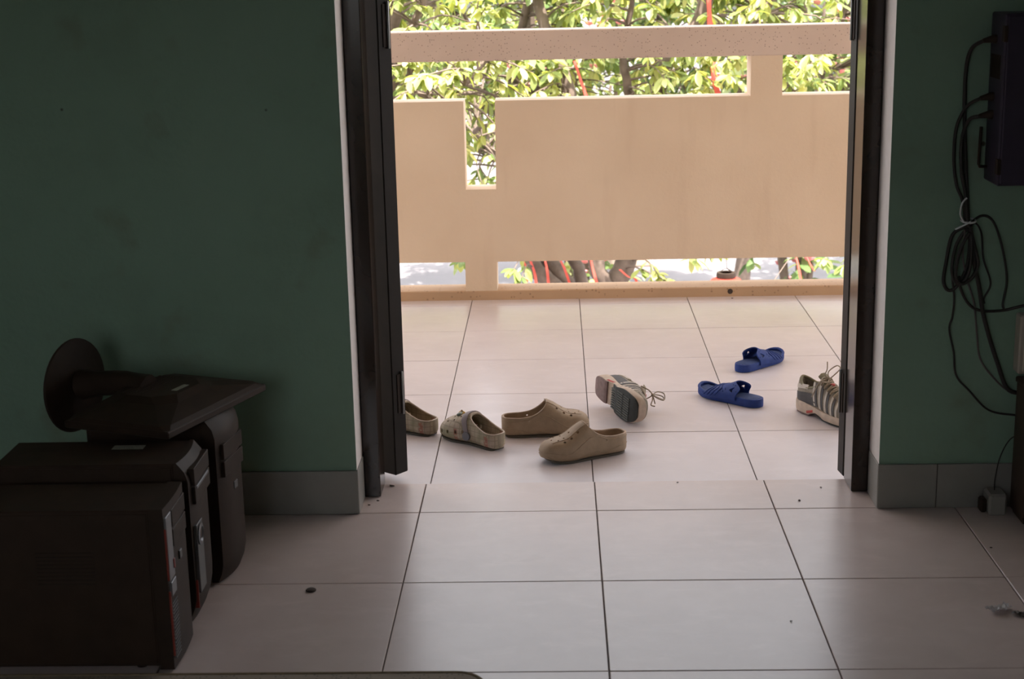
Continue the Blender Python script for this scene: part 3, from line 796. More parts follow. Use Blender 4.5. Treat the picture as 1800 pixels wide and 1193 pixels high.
part('knob', add_lathe(nbm(), [(0, -.016), (.008, -.014), (.009, -.008), (.004, 0)], 12, (.19, -.1205, .18), 'Y'), M['steel'], d_, 40)
d_ = part('cabinet_door', box((.212, -.121, .02), (.416, -.1145, .364), .002), M['wood'], cabt)
part('knob', add_lathe(nbm(), [(0, -.016), (.008, -.014), (.009, -.008), (.004, 0)], 12, (.23, -.1205, .18), 'Y'), M['steel'], d_, 40)
ad = thing('power_adapter', 'grey power adapter block on the floor against the skirting', 'adapter', (1.592, -.047, 0))
part('adapter_body', box((-.020, -.032, 0), (.030, .034, .062), .006), M['skirt'], ad)
part('plug', box((-.038, -.016, .004), (-.0195, .018, .044), .005), M['black'], ad, None, 'black plug end')
cable('thin_wire', 'faint thin wire rising from the adapter to the cabinet', [(1.596, -.04, .062), (1.602, -.02, .09), (1.615, -.012, .15), (1.64, -.012, .20), (1.68, -.012, .22)], .0016)

# ------------------------------------------------------------------ litter on the floor
def crumb(label, x, y, z, r, h, name='floor_crumb', cat='crumb', flat=False, mat='crumb'):
    rng = random.Random(int(x * 1000) + int(y * 77)); bm = nbm()
    if flat: add_lathe(bm, [(0, 0), (r, 0), (r * 1.05, h * .5), (r * .9, h), (0, h * .9)], 16)
    else:
        bmesh.ops.create_icosphere(bm, subdivisions=1, radius=1.0)
        for v in bm.verts:
            k = rng.uniform(.65, 1.15); v.co = Vector((v.co.x * r * k, v.co.y * r * k * .7, max(0, (v.co.z + .9)) * h * .5 * k))
    o = ob(name, bm, M[mat], smooth=50); o.location = (x, y, z)
    return tag(o, label, cat)
crumb('dark flat bottle cap on the floor tile beside the computers', -.225, -.545, .0004, .0125, .004, 'bottle_cap', 'bottle cap', True)
crumb('larger dark crumb on the threshold tile near the right door post', 1.077, .06, .0002, .0055, .004)
crumb('small dark crumb on the threshold, nearest the right door leaf', 1.156, .168, .0002, .0038, .003)
crumb('dark crumb in the middle of the right-hand front tile', .933, -.751, .0002, .0036, .003)
crumb('dark crumb on the tile before the right skirting', 1.517, -.309, .0002, .0040, .003)
crumb('dark crumb at the step in the middle of the doorway', .744, .225, .0002, .004, .003)
crumb('crumb of dirt beside the left door post, by the skirting', -.150, .06, .0002, .005, .004)
crumb('crumbs of plaster swept under the left door leaf', -.10, .222, .0002, .010, .006)
crumb('tiny crumb between the plaster and the left frame', -.128, .095, .0002, .005, .004)
crumb('scrap of dark grit fallen by the drain hole on the balcony tile', 1.19, 2.76, OUT + .0004, .007, .004)
wr_ = nbm(); rng = random.Random(5)
bmesh.ops.create_grid(wr_, x_segments=9, y_segments=6, size=1)
for v in wr_.verts: v.co = Vector((v.co.x * .030, v.co.y * .014, .003 + .010 * rng.random()))
bmesh.ops.solidify(wr_, geom=wr_.faces[:], thickness=.0006)
o = ob('wrapper', wr_, M['wrap']); o.location = (1.428, -.700, .0005); o.rotation_euler = (0, 0, .5)
tag(o, 'crumpled clear wrapper on the floor tile at the far right', 'wrapper')
wr_ = nbm(); bmesh.ops.create_grid(wr_, x_segments=7, y_segments=5, size=1)
for v in wr_.verts: v.co = Vector((v.co.x * .018, v.co.y * .010, .002 + .005 * rng.random()))
bmesh.ops.solidify(wr_, geom=wr_.faces[:], thickness=.0006)
o = ob('scrap', wr_, M['cable_g']); o.location = (1.470, -.728, .0005); o.rotation_euler = (0, 0, -.6)
tag(o, 'dark scrap of wrapper lying right of the clear wrapper', 'scrap')
# ------------------------------------------------------------------ shoes
class Last:
    """a shoe-shaped loft: plan outline, top and bottom profiles; s runs heel (0) to toe (1), a is the angle round the section"""
    def __init__(self, L, W, top, bot, cen, nt, nb=3.0, zc=.35):
        self.L, self.W, self.top, self.bot, self.cen, self.nt, self.nb, self.zc = L, W, top, bot, cen, nt, nb, zc
    def f(self, tab, s): return ci(s, [a for a, _ in tab], [b for _, b in tab])
    def S(self, s, a, inset=0.0, floor=None, off=0.0):
        w = max(.0004, self.f(self.W, s) - inset); zt = self.f(self.top, s) - inset; zb = self.f(self.bot, s) if floor is None else floor
        nt = self.f(self.nt, s); zc = zb + self.zc * (zt - zb); c, sn = math.cos(a), math.sin(a)
        n = nt if sn >= 0 else self.nb
        y = self.f(self.cen, s) + w * math.copysign(abs(c) ** (2 / n), c)
        z = zc + ((zt - zc) if sn >= 0 else (zc - zb)) * math.copysign(abs(sn) ** (2 / n), sn)
        p = Vector((s * self.L, y, z))
        if off:
            e = 1e-3
            ds = self.S(min(1, s + e), a) - self.S(max(0, s - e), a); da = self.S(s, a + e) - self.S(s, a - e)
            nn = ds.cross(da)
            if nn.length > 1e-12:
                nn.normalize()
                cc = Vector((s * self.L, self.f(self.cen, s), zc))
                if nn.dot(p - cc) < 0: nn = -nn
                p = p + nn * off
        return p
    def solid(self, s0=0.0, s1=1.0, K=46, n=44, inset=0.0, floor=None):
        bm = nbm(); rings = []
        for k in range(K + 1):
            u = .5 - .5 * math.cos(math.pi * k / K); s = s0 + (s1 - s0) * u
            rings.append([bm.verts.new(self.S(s, 2 * math.pi * (j + .5) / n, inset, floor)) for j in range(n)])
        for A, B in zip(rings, rings[1:]):
            for j in range(n): bm.faces.new((A[j], A[(j + 1) % n], B[(j + 1) % n], B[j]))
        bm.faces.new(rings[0][::-1]); bm.faces.new(rings[-1]); return bm
    def slab(self, z0, z1, grow, s0=0.0, s1=1.0, K=40, follow=True, bev=.15):
        """sole slab following the plan outline; z0,z1 may be functions of s"""
        bm = nbm(); g = lambda z, s: z(s) if callable(z) else z
        rows = []
        for k in range(K + 1):
            u = .5 - .5 * math.cos(math.pi * k / K); s = s0 + (s1 - s0) * u
            w = max(.0004, self.f(self.W, s) + grow * min(1, self.f(self.W, s) / .02)); c = self.f(self.cen, s); x = s * self.L + (grow if s > .5 else -grow) * (abs(2 * u - 1) ** 6)
            a, b = g(z0, s), g(z1, s); h = (b - a) * .22; m = w * bev * .35
            rows.append([bm.verts.new(v) for v in ((x, c - w + m, a), (x, c - w, a + h), (x, c - w, b - h), (x, c - w + m, b), (x, c + w - m, b), (x, c + w, b - h), (x, c + w, a + h), (x, c + w - m, a))])
        for A, B in zip(rows, rows[1:]):
            for j in range(8): bm.faces.new((A[j], A[(j + 1) % 8], B[(j + 1) % 8], B[j]))
        bm.faces.new(rows[0][::-1]); bm.faces.new(rows[-1]); return bm
    def band(self, e0, e1, th, off=.0006, bm=None):
        """thick ribbon laid on the surface between two edge lines of (s, a)"""
        bm = bm or nbm(); rows = []
        for (sa, aa), (sb, ab) in zip(e0, e1):
            sm, am = (sa + sb) / 2, (aa + ab) / 2
            rows.append([bm.verts.new(self.S(sa, aa, off=-.002)), bm.verts.new(self.S(sa, aa, off=off + th * .8)), bm.verts.new(self.S(sm, am, off=off + th)), bm.verts.new(self.S(sb, ab, off=off + th * .8)), bm.verts.new(self.S(sb, ab, off=-.002)), bm.verts.new(self.S(sm, am, off=-.003))])
        for A, B in zip(rows, rows[1:]):
            for j in range(6): bm.faces.new((A[j], A[(j + 1) % 6], B[(j + 1) % 6], B[j]))
        bm.faces.new(rows[0][::-1]); bm.faces.new(rows[-1]); return bm
    def line(self, pts, rad, bm=None, n=6, sub=8, off=0.0):
        bm = bm or nbm(); out = []
        for (s0, a0), (s1, a1) in zip(pts, pts[1:]):
            for j in range(sub):
                t = j / sub; out.append(self.S(s0 + (s1 - s0) * t, a0 + (a1 - a0) * t, off=off))
        out.append(self.S(*pts[-1], off=off)); return add_tube(bm, out, rad, n)

def cyl(p, d, r, h, n=12):
    bm = nbm(); d = Vector(d).normalized(); p = Vector(p)
    return add_tube(bm, [p - d * h, p + d * h], r, n)

def rim_loop(la, rim, inset):
    """closed path round the cut edge of a clog"""
    xs = [x for x, z in rim if z < .19]; zs = [z for x, z in rim if z < .19]
    half = []
    for k in range(29):
        x = .0028 + (xs[-1] - .0062) * (1 - (1 - k / 28) ** 1.6) if k else .0028
        z = ci(x, xs, zs); s = x / la.L
        w, zt, zb, n = la.f(la.W, s), la.f(la.top, s), la.f(la.bot, s), la.f(la.nt, s)
        zc = zb + la.zc * (zt - zb); q = min(1, max(0, (z - zc) / (zt - zc)))
        y = max(0, w * max(0, 1 - q ** n) ** (1 / n) - inset)
        half.append((x + (inset if k == 0 else 0), y, min(z, zt) - .0012, la.f(la.cen, s)))
    L_ = [Vector((x, c + y, z)) for x, y, z, c in half]; R_ = [Vector((x, c - y, z)) for x, y, z, c in half]
    pts = L_ + R_[::-1]
    out = [pts[0]]
    for p in pts[1:]:
        if (p - out[-1]).length > .0015: out.append(p)
    if (out[0] - out[-1]).length < .0015: out.pop()
    return out

def join_bm(*bms):
    """merge bmeshes (disjoint pieces) into one"""
    out = nbm()
    for b in bms:
        me = bpy.data.meshes.new('t'); b.to_mesh(me); b.free(); out.from_mesh(me); bpy.data.meshes.remove(me)
    return out

PLAN = [(0, 0), (.004, .009), (.016, .0175), (.04, .0255), (.09, .033), (.18, .0365), (.32, .0365), (.46, .039), (.60, .0455), (.72, .0495), (.82, .0475), (.90, .0425), (.95, .0355), (.982, .0240), (.996, .0115), (1, 0)]
def side(c): return [(0, 0), (.4, -.002 * c), (.7, .004 * c), (1, .011 * c)]

# ---- brown clogs with a tall pointed vamp
def brown_clog(label, loc, rz, c, mesh_cache={}):
    t = thing('brown_clog', label, 'clog', loc, rz, 'pair of plain brown clogs')
    L = .292
    P2 = [(s, w * (1.06 if s < .5 else 1.03)) for s, w in PLAN]
    top = [(0, .083), (.25, .098), (.42, .116), (.50, .119), (.58, .109), (.66, .092), (.75, .077), (.84, .072), (.92, .066), (.97, .056), (1, .038)]
    bot = [(0, .012), (.05, .004), (.3, .003), (.7, .003), (.85, .006), (1, .020)]
    nt = [(0, 3.4), (.3, 3.0), (.5, 2.3), (.7, 2.5), (.85, 2.8), (1, 2.4)]
    la = Last(L, P2, top, bot, side(c), nt, 3.2, .40)
    outer = la.solid()
    cav = la.solid(.022, .93, inset=.0065, floor=.026)
    rim = [(-.02, .068), (.02, .067), (.058, .0665), (.092, .071), (.116, .081), (.134, .094), (.146, .108), (.154, .125), (.160, .2), (-.02, .2)]
    cut = add_prism(nbm(), rim, -.1, .1)
    hs = []
    for s, a, r in ((.62, 1.02, .0042), (.70, .98, .0045), (.78, .92, .0042), (.62, 2.12, .0042), (.70, 2.16, .0045), (.78, 2.22, .0042), (.68, 1.57, .0032), (.76, 1.40, .0030), (.83, 1.30, .0030), (.83, 1.84, .0030), (.76, 1.74, .0030), (.88, 1.57, .0030)):
        p = la.S(s, a); q = la.S(s, a, off=.01); hs.append(cyl(p, q - p, r, .012))
    RIM = rim_loop(la, rim, .0033)
    # one small breather through the outer wall
    hs.append(cyl(la.S(.30, .12), (0, 1, 0), .0028, .012, 8)); hs.append(cyl(la.S(.30, math.pi - .12), (0, 1, 0), .0028, .012, 8))
    part('clog_upper', boolean(outer, [cav, cut, join_bm(*hs)], 'clog_upper'), M['brown'], t, 38)
    part('collar_rim', add_tube(nbm(), RIM, .0034, 8, True), M['brown_in'], t, 60)  # paler foam colour stands for light caught on the rim
    part('footbed', la.slab(.0262, .0285, -.0072, .03, .9), M['brown_in'], t, 40)
    part('outsole', la.slab(lambda s: la.f(bot, s) - .003, lambda s: la.f(bot, s) + .004, -.0045, .01, .985), M['sole_shade'], t, 40)
    wave = [(.02, -.02), (.14, -.05), (.22, -.22), (.32, -.45), (.40, -.30), (.50, -.62), (.62, -.82), (.78, -.85), (.92, -.55), (.985, -.2)]
    up = [(.02, .27), (.10, .20), (.20, .17), (.30, .18), (.40, .33), (.48, .34), (.60, .16), (.72, .0), (.86, .02), (.95, .10), (.988, .2)]
    bm = nbm()
    for f in (lambda a: a, lambda a: math.pi - a):
        la.line([(s, f(a)) for s, a in wave], .0017, bm); 
    part('side_seam', bm, M['brown'], t, 60)
    bm = nbm()
    for f in (lambda a: a, lambda a: math.pi - a): la.line([(s, f(a)) for s, a in up], .0015, bm)
    part('side_seam', bm, M['brown'], t, 60)
    # raised centre panel of the vamp
    ss = [.49, .56, .63, .70, .77, .84, .90]
    part('vamp_ridge', join_bm(la.line([(s, 1.18) for s in ss], .0013), la.line([(s, 1.96) for s in ss], .0013)), M['brown'], t, 60)
    # pale badge moulded on the outer side
    p = la.S(.60, math.pi + .12 if c < 0 else -.12, off=.0005); q = la.S(.60, math.pi + .12 if c < 0 else -.12, off=.006)
    part('side_badge', cyl(p, q - p, .0075, .0008, 14), M['brown_in'], t, 40, 'pale round badge')
    return t
brown_clog('plain brown clog with toe pointing right, the farther of the brown pair', (.208, .765, OUT), R(6), 1)
brown_clog('plain brown clog with toe pointing left towards the doorway, nearest shoe to the room', (.607, .598, OUT), R(206), -1)

# ---- faded plaid clogs with a strap folded forward
def plaid_clog(label, loc, rz, c, charms):
    t = thing('plaid_clog', label, 'clog', loc, rz, 'pair of faded plaid clogs')
    L = .258
    P2 = [(s, w * 1.06) for s, w in PLAN]
    top = [(0, .070), (.25, .084), (.42, .099), (.50, .101), (.60, .095), (.70, .085), (.80, .079), (.88, .070), (.94, .059), (1, .036)]
    bot = [(0, .010), (.05, .003), (.3, .003), (.7, .003), (.85, .005), (1, .016)]
    nt = [(0, 3.2), (.3, 2.8), (.5, 2.2), (.75, 2.2), (1, 2.2)]
    la = Last(L, P2, top, bot, side(c), nt, 3.0, .38)
    outer = la.solid(); cav = la.solid(.024, .93, inset=.006, floor=.024)
    rim = [(-.02, .056), (.018, .054), (.042, .056), (.070, .064), (.098, .076), (.118, .088), (.131, .103), (.135, .2), (-.02, .2)]
    cut = add_prism(nbm(), rim, -.1, .1)
    hs = []
    for s, a in ((.62, 1.05), (.62, 2.09), (.68, 1.57), (.70, .86), (.70, 2.28), (.75, 1.25), (.75, 1.89), (.80, .75), (.80, 2.39), (.83, 1.57), (.86, 1.1), (.86, 2.04)):
        p = la.S(s, a); q = la.S(s, a, off=.01); hs.append(cyl(p, q - p, .0038, .010, 10))
    for s in (.53, .63, .76, .88):
        for a in (.02, math.pi - .02):
            p = la.S(s, a); q = la.S(s, a, off=.01); d = (q - p).normalized(); d.z = 0; d.normalize()
            b = nbm(); add_box(b, (-.011, -.0042, -.0055), (.011, .0042, .0055), 0, 0, Matrix.Rotation(math.atan2(d.y, d.x), 3, 'Z'))
            for v in b.verts: v.co += p
            hs.append(b)
    part('clog_upper', boolean(outer, [cav, cut, join_bm(*hs)], 'clog_upper'), M['plaid'], t, 38)
    part('collar_rim', add_tube(nbm(), rim_loop(la, rim, .003), .0031, 8, True), M['plaid_rim'], t, 60)
    part('footbed', la.slab(.0242, .0262, -.0068, .03, .9), M['brown_in'], t, 40)
    part('outsole', la.slab(lambda s: la.f(bot, s) - .003, lambda s: la.f(bot, s) + .004, -.004, .01, .985), M['sole_shade'], t, 40)
    aa = [-.12 + (math.pi + .24) * k / 26 for k in range(27)]
    e0 = [(.435 + .085 * max(0, math.sin(a)), a) for a in aa]; e1 = [(.50 + .095 * max(0, math.sin(a)), a) for a in aa]
    st = part('heel_strap', la.band(e0, e1, .0032, .0012), M['strap'], t, 40, 'mauve-grey strap folded forward')
    for a in (-.10, math.pi + .10):
        p = la.S(.467, a, off=.0035); q = la.S(.467, a, off=.008); d = q - p; d.z = 0
        part('rivet', cyl(p, d, .0145, .0035, 16), M['rivet'], st, 40)
    part('side_seam', join_bm(la.line([(s, -.42) for s in (.03, .15, .3, .45, .6, .75, .9, .97)], .001), la.line([(s, math.pi + .42) for s in (.03, .15, .3, .45, .6, .75, .9, .97)], .001)), M['plaid'], t, 60)
    if charms:
        p = la.S(.72, 1.62, off=.001); bm = nbm()
        for k in range(5):
            a = k * 1.2566
            add_lathe(bm, [(0, -.002), (.0048, -.001), (.0055, .002), (.0035, .005), (0, .006)], 8, p + Vector((.0072 * math.cos(a), .0072 * math.sin(a), .002)))
        ch = part('flower_charm', bm, M['yellow'], t, 50, 'yellow flower charm')
        part('charm_center', add_lathe(nbm(), [(0, .004), (.004, .006), (.0045, .010), (.002, .0135), (0, .014)], 10, p), M['brown'], ch, 50)
        p = la.S(.69, 1.36, off=.001); q = la.S(.69, 1.36, off=.01)
        b = nbm(); add_box(b, (-.010, -.008, -.004), (.010, .008, .004), 0, .003, (q - p).to_track_quat('Z', 'Y').to_matrix(), 2)
        for v in b.verts: v.co += p + (q - p) * .4
        part('button_charm', b, M['green_c'], t, 50, 'grey-green charm')
    return t
plaid_clog('faded plaid clog with charms on its vamp, left of the brown clogs', (.212, .610, OUT), R(135), 1, True)
plaid_clog('faded plaid clog half hidden behind the left door leaf, its heel showing', (-.010, .775, OUT), R(147), -1, False)

# ---- blue slippers
def slipper(label, loc, rz, c):
    t = thing('blue_slipper', label, 'slipper', loc, rz, 'pair of blue rubber slippers')
    L = .272
    top = [(0, .03), (1, .03)]
    P2 = [(s, w * 1.0) for s, w in PLAN]
    la = Last(L, P2, top, [(0, 0), (1, 0)], side(c), [(0, 3), (1, 3)])
    z0 = lambda s: .002 + (.010 * max(0, (s - .8) / .2) ** 2)
    z1 = lambda s: .030 - .008 * min(1, max(0, (s - .3) / .3)) + .010 * max(0, (s - .8) / .2) ** 2
    part('sole', la.slab(z0, z1, 0, 0, 1, 44), M['blue'], t, 40)
    part('footbed', la.slab(lambda s: z1(s) - .002, lambda s: z1(s) + .0012, -.006, .02, .97), M['blue_in'], t, 40)
    # raised bumper around the toe
    pts = []
    for k in range(31):
        u = -1 + 2 * k / 30; s = 1 - .26 * abs(u) ** 1.8
        pts.append(Vector((s * L - .003, la.f(la.cen, s) + math.copysign(max(0, la.f(P2, s) - .0035), u), z1(s) + .001 + .005 * (1 - abs(u)))))
    part('toe_bumper', add_tube(nbm(), pts, .0055, 8), M['blue'], t, 60)
    # wide upper band with a flared back edge, cut by a crescent and rows of holes
    U = 34; V = 12
    def B(u, v, off):
        a = math.pi * u; sn = math.sin(a)
        s_lo = .30 + .08 * sn - .10 * math.sin(2 * a) ** 2; s_hi = .83 - .13 * sn
        s = s_lo + (s_hi - s_lo) * v
        w = la.f(P2, s) + .001 + off
        h = (.062 - .016 * v + .010 * (1 - v) ** 2 * sn) + off
        y = la.f(la.cen, s) + w * math.copysign(abs(math.cos(a)) ** .72, math.cos(a))
        z = .018 - .006 * v + (h - .016) * abs(sn) ** .72
        return Vector((s * L, y, z))
    bm = nbm(); th = .0042
    grid = [[[bm.verts.new(B(i / U, j / V, th * k)) for j in range(V + 1)] for i in range(U + 1)] for k in range(2)]
    for i in range(U):
        for j in range(V):
            bm.faces.new((grid[0][i][j], grid[0][i + 1][j], grid[0][i + 1][j + 1], grid[0][i][j + 1]))
            bm.faces.new((grid[1][i][j], grid[1][i][j + 1], grid[1][i + 1][j + 1], grid[1][i + 1][j]))
        for j in (0, V): bm.faces.new((grid[0][i][j], grid[1][i][j], grid[1][i + 1][j], grid[0][i + 1][j]))
    for i in (0, U):
        for j in range(V): bm.faces.new((grid[0][i][j], grid[0][i][j + 1], grid[1][i][j + 1], grid[1][i][j]))
    cs = []
    for u0 in (.20, .80):
        pts = [B(u0 + (.5 - u0) * .5 * k / 8 - (.5 - u0) * .2, .16 + .10 * math.sin(math.pi * k / 8), 0) for k in range(9)]
        nrm = (B(u0, .35, .02) - B(u0, .35, 0)).normalized()
        b = nbm(); rows = []
        for k, p in enumerate(pts):
            w = .0062 * math.sin(math.pi * (k + .4) / 8.8) + .0008; d = Vector((1, 0, 0))
            rows.append([b.verts.new(p + d * (w * e) + nrm * f) for e, f in ((-1, -.012), (1, -.012), (1, .014), (-1, .014))])
        for A, Bq in zip(rows, rows[1:]):
            for j in range(4): b.faces.new((A[j], A[(j + 1) % 4], Bq[(j + 1) % 4], Bq[j]))
        b.faces.new(rows[0][::-1]); b.faces.new(rows[-1]); cs.append(b)
        for du, v in ((-.04, .06), (-.02, .48), (.03, .44), (.08, .46), (.0, .58), (.05, .56), (.10, .58), (.13, .10), (.17, .16)):
            uu = u0 + (du if u0 < .5 else -du); p = B(uu, v, .002); q = B(uu, v, .02)
            cs.append(cyl(p, q - p, .0019, .008, 8))
    bd = part('upper_band', boolean(bm, [join_bm(*cs)], 'upper_band'), M['blue'], t, 40)
    # scalloped ridges moulded over the band
    rb = nbm()
    for v in (.62, .74, .86, .97):
        add_tube(rb, [B(i / 24, v - .03 * math.sin(math.pi * i / 24 * 5) ** 2, th + .0006) for i in range(1, 24)], .0016, 6)
    part('band_ridge', rb, M['blue'], bd, 60)
    return t
slipper('blue rubber slipper with heel towards the room, nearer of the blue pair', (1.098, 1.047, OUT), R(136), -1)
slipper('blue rubber slipper farther out on the balcony, toe pointing right', (1.072, 1.505, OUT), R(47), 1)

# ---- running shoes
def sneaker(label, c, dirty):
    t = thing('running_shoe', label, 'shoe', (0, 0, 0), 0, 'pair of worn running shoes')
    L = .312
    P2 = [(s, w * 1.08) for s, w in PLAN]
    bot = [(0, .030), (.3, .028), (.6, .020), (.85, .020), (1, .032)]
    top = [(0, .118), (.12, .126), (.28, .132), (.40, .130), (.50, .115), (.62, .097), (.74, .081), (.84, .072), (.92, .064), (.97, .053), (1, .040)]
    nt = [(0, 2.6), (.2, 2.4), (.4, 2.0), (.7, 2.1), (1, 2.3)]
    la = Last(L, [(s, w * .96) for s, w in P2], top, bot, side(c), nt, 3.2, .30)
    sl = Last(L, P2, top, bot, side(c), nt)
    outer = la.solid(); cav = la.solid(.035, .92, inset=.0065, floor=.042)
    rim = [(-.02, .122), (.006, .117), (.032, .103), (.062, .096), (.092, .100), (.117, .113), (.132, .22), (-.02, .22)]
    cut = add_prism(nbm(), rim, -.1, .1)
    # throat opening under the laces
    th = nbm(); add_box(th, (.103, -.0135, .06), (.19, .0135, .18), 0, .004)
    part('shoe_upper', boolean(outer, [cav, cut, th], 'shoe_upper'), M['mesh_'], t, 40)
    part('insole', la.slab(.0425, .045, -.008, .04, .88), M['inner'], t, 40)
    # midsole: thick at the heel with a scooped arch
    m0 = lambda s: .007 + .013 * max(0, 1 - abs(s - .40) / .13) ** .8 + .012 * max(0, (s - .84) / .16) ** 1.6 + .006 * max(0, (.06 - s) / .06)
    m1 = lambda s: .044 - .012 * min(1, max(0, (s - .2) / .35)) + .012 * max(0, (s - .82) / .18) ** 1.5
    ms = part('midsole', sl.slab(m0, m1, .0035, 0, 1, 60), M['cream'], t, 45, 'cream midsole')
    part('heel_insert', sl.slab(lambda s: m0(s) + .002, lambda s: m0(s) + .014, .0042, .27, .37, 10), M['redshoe'], ms, 45, 'red arch insert')
    o0 = lambda s: m0(s) - .0055
    os_ = part('outsole', sl.slab(o0, m0, .001, .40, .99, 36), M['tread'], t, 45, 'black rubber tread')
    part('heel_pad', sl.slab(o0, m0, .001, .012, .30, 20), M['heel'], t, 45, 'mauve rubber heel pad')
    tb = nbm()
    for y in [-.040 + .0085 * k for k in range(10)]:
        for a, b in ((.43, .57), (.59, .72), (.74, .87)):
            if abs(y - sl.f(sl.cen, (a + b) / 2)) > min(sl.f(P2, a), sl.f(P2, b)) - .004: continue
            add_box(tb, (a * L, y - .0022, o0((a + b) / 2) - .0028), (b * L, y + .0022, o0((a + b) / 2) + .002))
    part('tread_bars', tb, M['tread_b'], os_, kind='stuff')
    # overlays
    for k, (s, ds) in enumerate(((.30, .11), (.40, .10), (.50, .09), (.60, .08), (.69, .06))):
        for f in (lambda a: a, lambda a: math.pi - a):
            aa = [-.25 + 1.22 * j / 9 for j in range(10)]
            e0 = [(s + ds * (1 - j / 9) * .55, f(a)) for j, a in enumerate(aa)]; e1 = [(s + .026 + ds * (1 - j / 9) * .55, f(a)) for j, a in enumerate(aa)]
            part('side_stripe', la.band(e0, e1, .0012), M['pale'], t, 50, 'pale stripe on the side')
            if k < 4:
                e0 = [(s + .034 + ds * (1 - j / 9) * .55, f(a)) for j, a in enumerate(aa)]; e1 = [(s + .062 + ds * (1 - j / 9) * .55, f(a)) for j, a in enumerate(aa)]
                part('side_stripe', la.band(e0, e1, .0009), M['stripe'], t, 50, 'charcoal stripe on the side')
    for f in (lambda a: a, lambda a: math.pi - a):
        ss = [.03 + .36 * j / 10 for j in range(11)]
        part('heel_overlay', la.band([(s, f(.12 + .5 * s)) for s in ss], [(s, f(-.42 + .2 * s)) for s in ss], .0012), M['stripe'], t, 50, 'charcoal heel overlay')
        part('heel_overlay', la.band([(s, f(.55 + .45 * s)) for s in ss[:7]], [(s, f(.30 + .45 * s)) for s in ss[:7]], .0013), M['pale'], t, 50, 'pale heel overlay')
    aa = [.15 + (math.pi - .3) * j / 16 for j in range(17)]
    part('toe_cap', la.band([(.86 - .05 * abs(math.cos(a)), a) for a in aa], [(.965 - .02 * abs(math.cos(a)), a) for a in aa], .0012), M['mesh_'], t, 50)
    for a in (.75, math.pi - .75):
        p = la.S(.80, a, off=.0006); q = la.S(.80, a, off=.006)
        part('toe_patch', cyl(p, q - p, .0095, .0011, 14), M['stripe'], t, 50, 'dark oval patch')
    cb = nbm(); add_tube(cb, [Vector((x, 0, z)) for x, z in rim[1:6]], .001, 4)
    cb.free()
    # padded collar following the opening on both sides
    pts = []
    for yk in (1, -1):
        seq = []
        for x, z in ((.121, .117), (.106, .107), (.088, .099), (.062, .096), (.038, .101), (.018, .111)):
            s = x / L; w = la.f(la.W, s); zt = la.f(top, s); zb = la.f(bot, s); zc = zb + .30 * (zt - zb)
            n = la.f(nt, s); q = min(1, max(0, (z - zc) / (zt - zc))); y = w * (max(0, 1 - q ** n)) ** (1 / n) - .003
            seq.append((x, la.f(la.cen, s) + yk * max(.006, y), z - .001))
        pts += seq if yk == 1 else seq[::-1]
        if yk == 1: pts.append((.008, 0, .117))
    part('collar', add_tube(nbm(), smooth_path(pts, 5), .0052, 8), M['lining'], t, 60, 'olive padded collar')
    # tongue with a red tab
    tg = nbm(); rows = []
    for k in range(9):
        x = .200 - .092 * k / 8; z = la.f(top, min(1, x / L)) - .006 + .022 * (k / 8) ** 2; w = .015 + .006 * k / 8
        rows.append([tg.verts.new(v) for v in ((x, -w, z - .006), (x, -w * .4, z + .003), (x, w * .4, z + .003), (x, w, z - .006), (x + .003, w, z - .010), (x + .003, -w, z - .010))])
    for A, B_ in zip(rows, rows[1:]):
        for j in range(6): tg.faces.new((A[j], A[(j + 1) % 6], B_[(j + 1) % 6], B_[j]))
    tg.faces.new(rows[0][::-1]); tg.faces.new(rows[-1])
    tn = part('tongue', tg, M['lining'], t, 50)
    x = .152; z = la.f(top, x / L) + .002
    b = nbm(); add_box(b, (x - .012, -.006, z - .002), (x + .012, .006, z + .005), 0, .001)
    part('tongue_tab', b, M['redshoe'], tn, 50, 'red tab')
    # laces: five rungs, a knot, two loops and two tails
    lc = nbm()
    for s in (.42, .47, .52, .57, .62):
        la.line([(s, .93), (s + .006, 1.25), (s + .006, math.pi - 1.25), (s, math.pi - .93)], .0028, lc, 6, 5, .005)
        if s < .6:
            la.line([(s, .93), (s + .03, 1.3), (s + .05, math.pi - .93)], .0024, lc, 6, 5, .0065)
    part('laces', lc, M['lace'], t, 60, 'taupe laces')
    return t, la

def bow(t, la, k, loops, tails):
    b = nbm(); k = Vector(k)
    for a in (.95, math.pi - .95):
        p = la.S(.42, a, off=.006); add_tube(b, smooth_path([p, p * .5 + k * .5 + Vector((0, 0, .008)), k], 5), .0022, 6)
    add_lathe(b, [(0, -.006), (.005, -.004), (.0065, 0), (.005, .004), (0, .006)], 8, k)
    for lp in loops: add_tube(b, smooth_path([k] + [k + Vector(p) for p in lp] + [k], 6), .0021, 6)
    for tl in tails: add_tube(b, smooth_path([k] + [k + Vector(p) for p in tl], 6), .0021, 6)
    part('lace_bow', b, M['lace'], t, 60, 'taupe lace tied in a loose bow')

# upright shoe beside the right door leaf
t, la = sneaker('worn grey running shoe standing upright against the right door leaf', 1, 0)
t.location = (1.232, 1.035, OUT); t.rotation_euler = (0, 0, R(-58))
bow(t, la, (.138, .0, .136), [[(-.010, .006, .022), (.002, .030, .042), (.020, .030, .036), (.010, .010, .012)], [(-.004, -.02, .008), (.012, -.045, .002), (.016, -.02, -.004)]],
    [[(-.008, -.010, .014), (-.006, -.004, .034), (-.004, -.006, .060)], [(-.006, -.030, -.004), (-.014, -.044, -.030), (-.03, -.048, -.062)]])
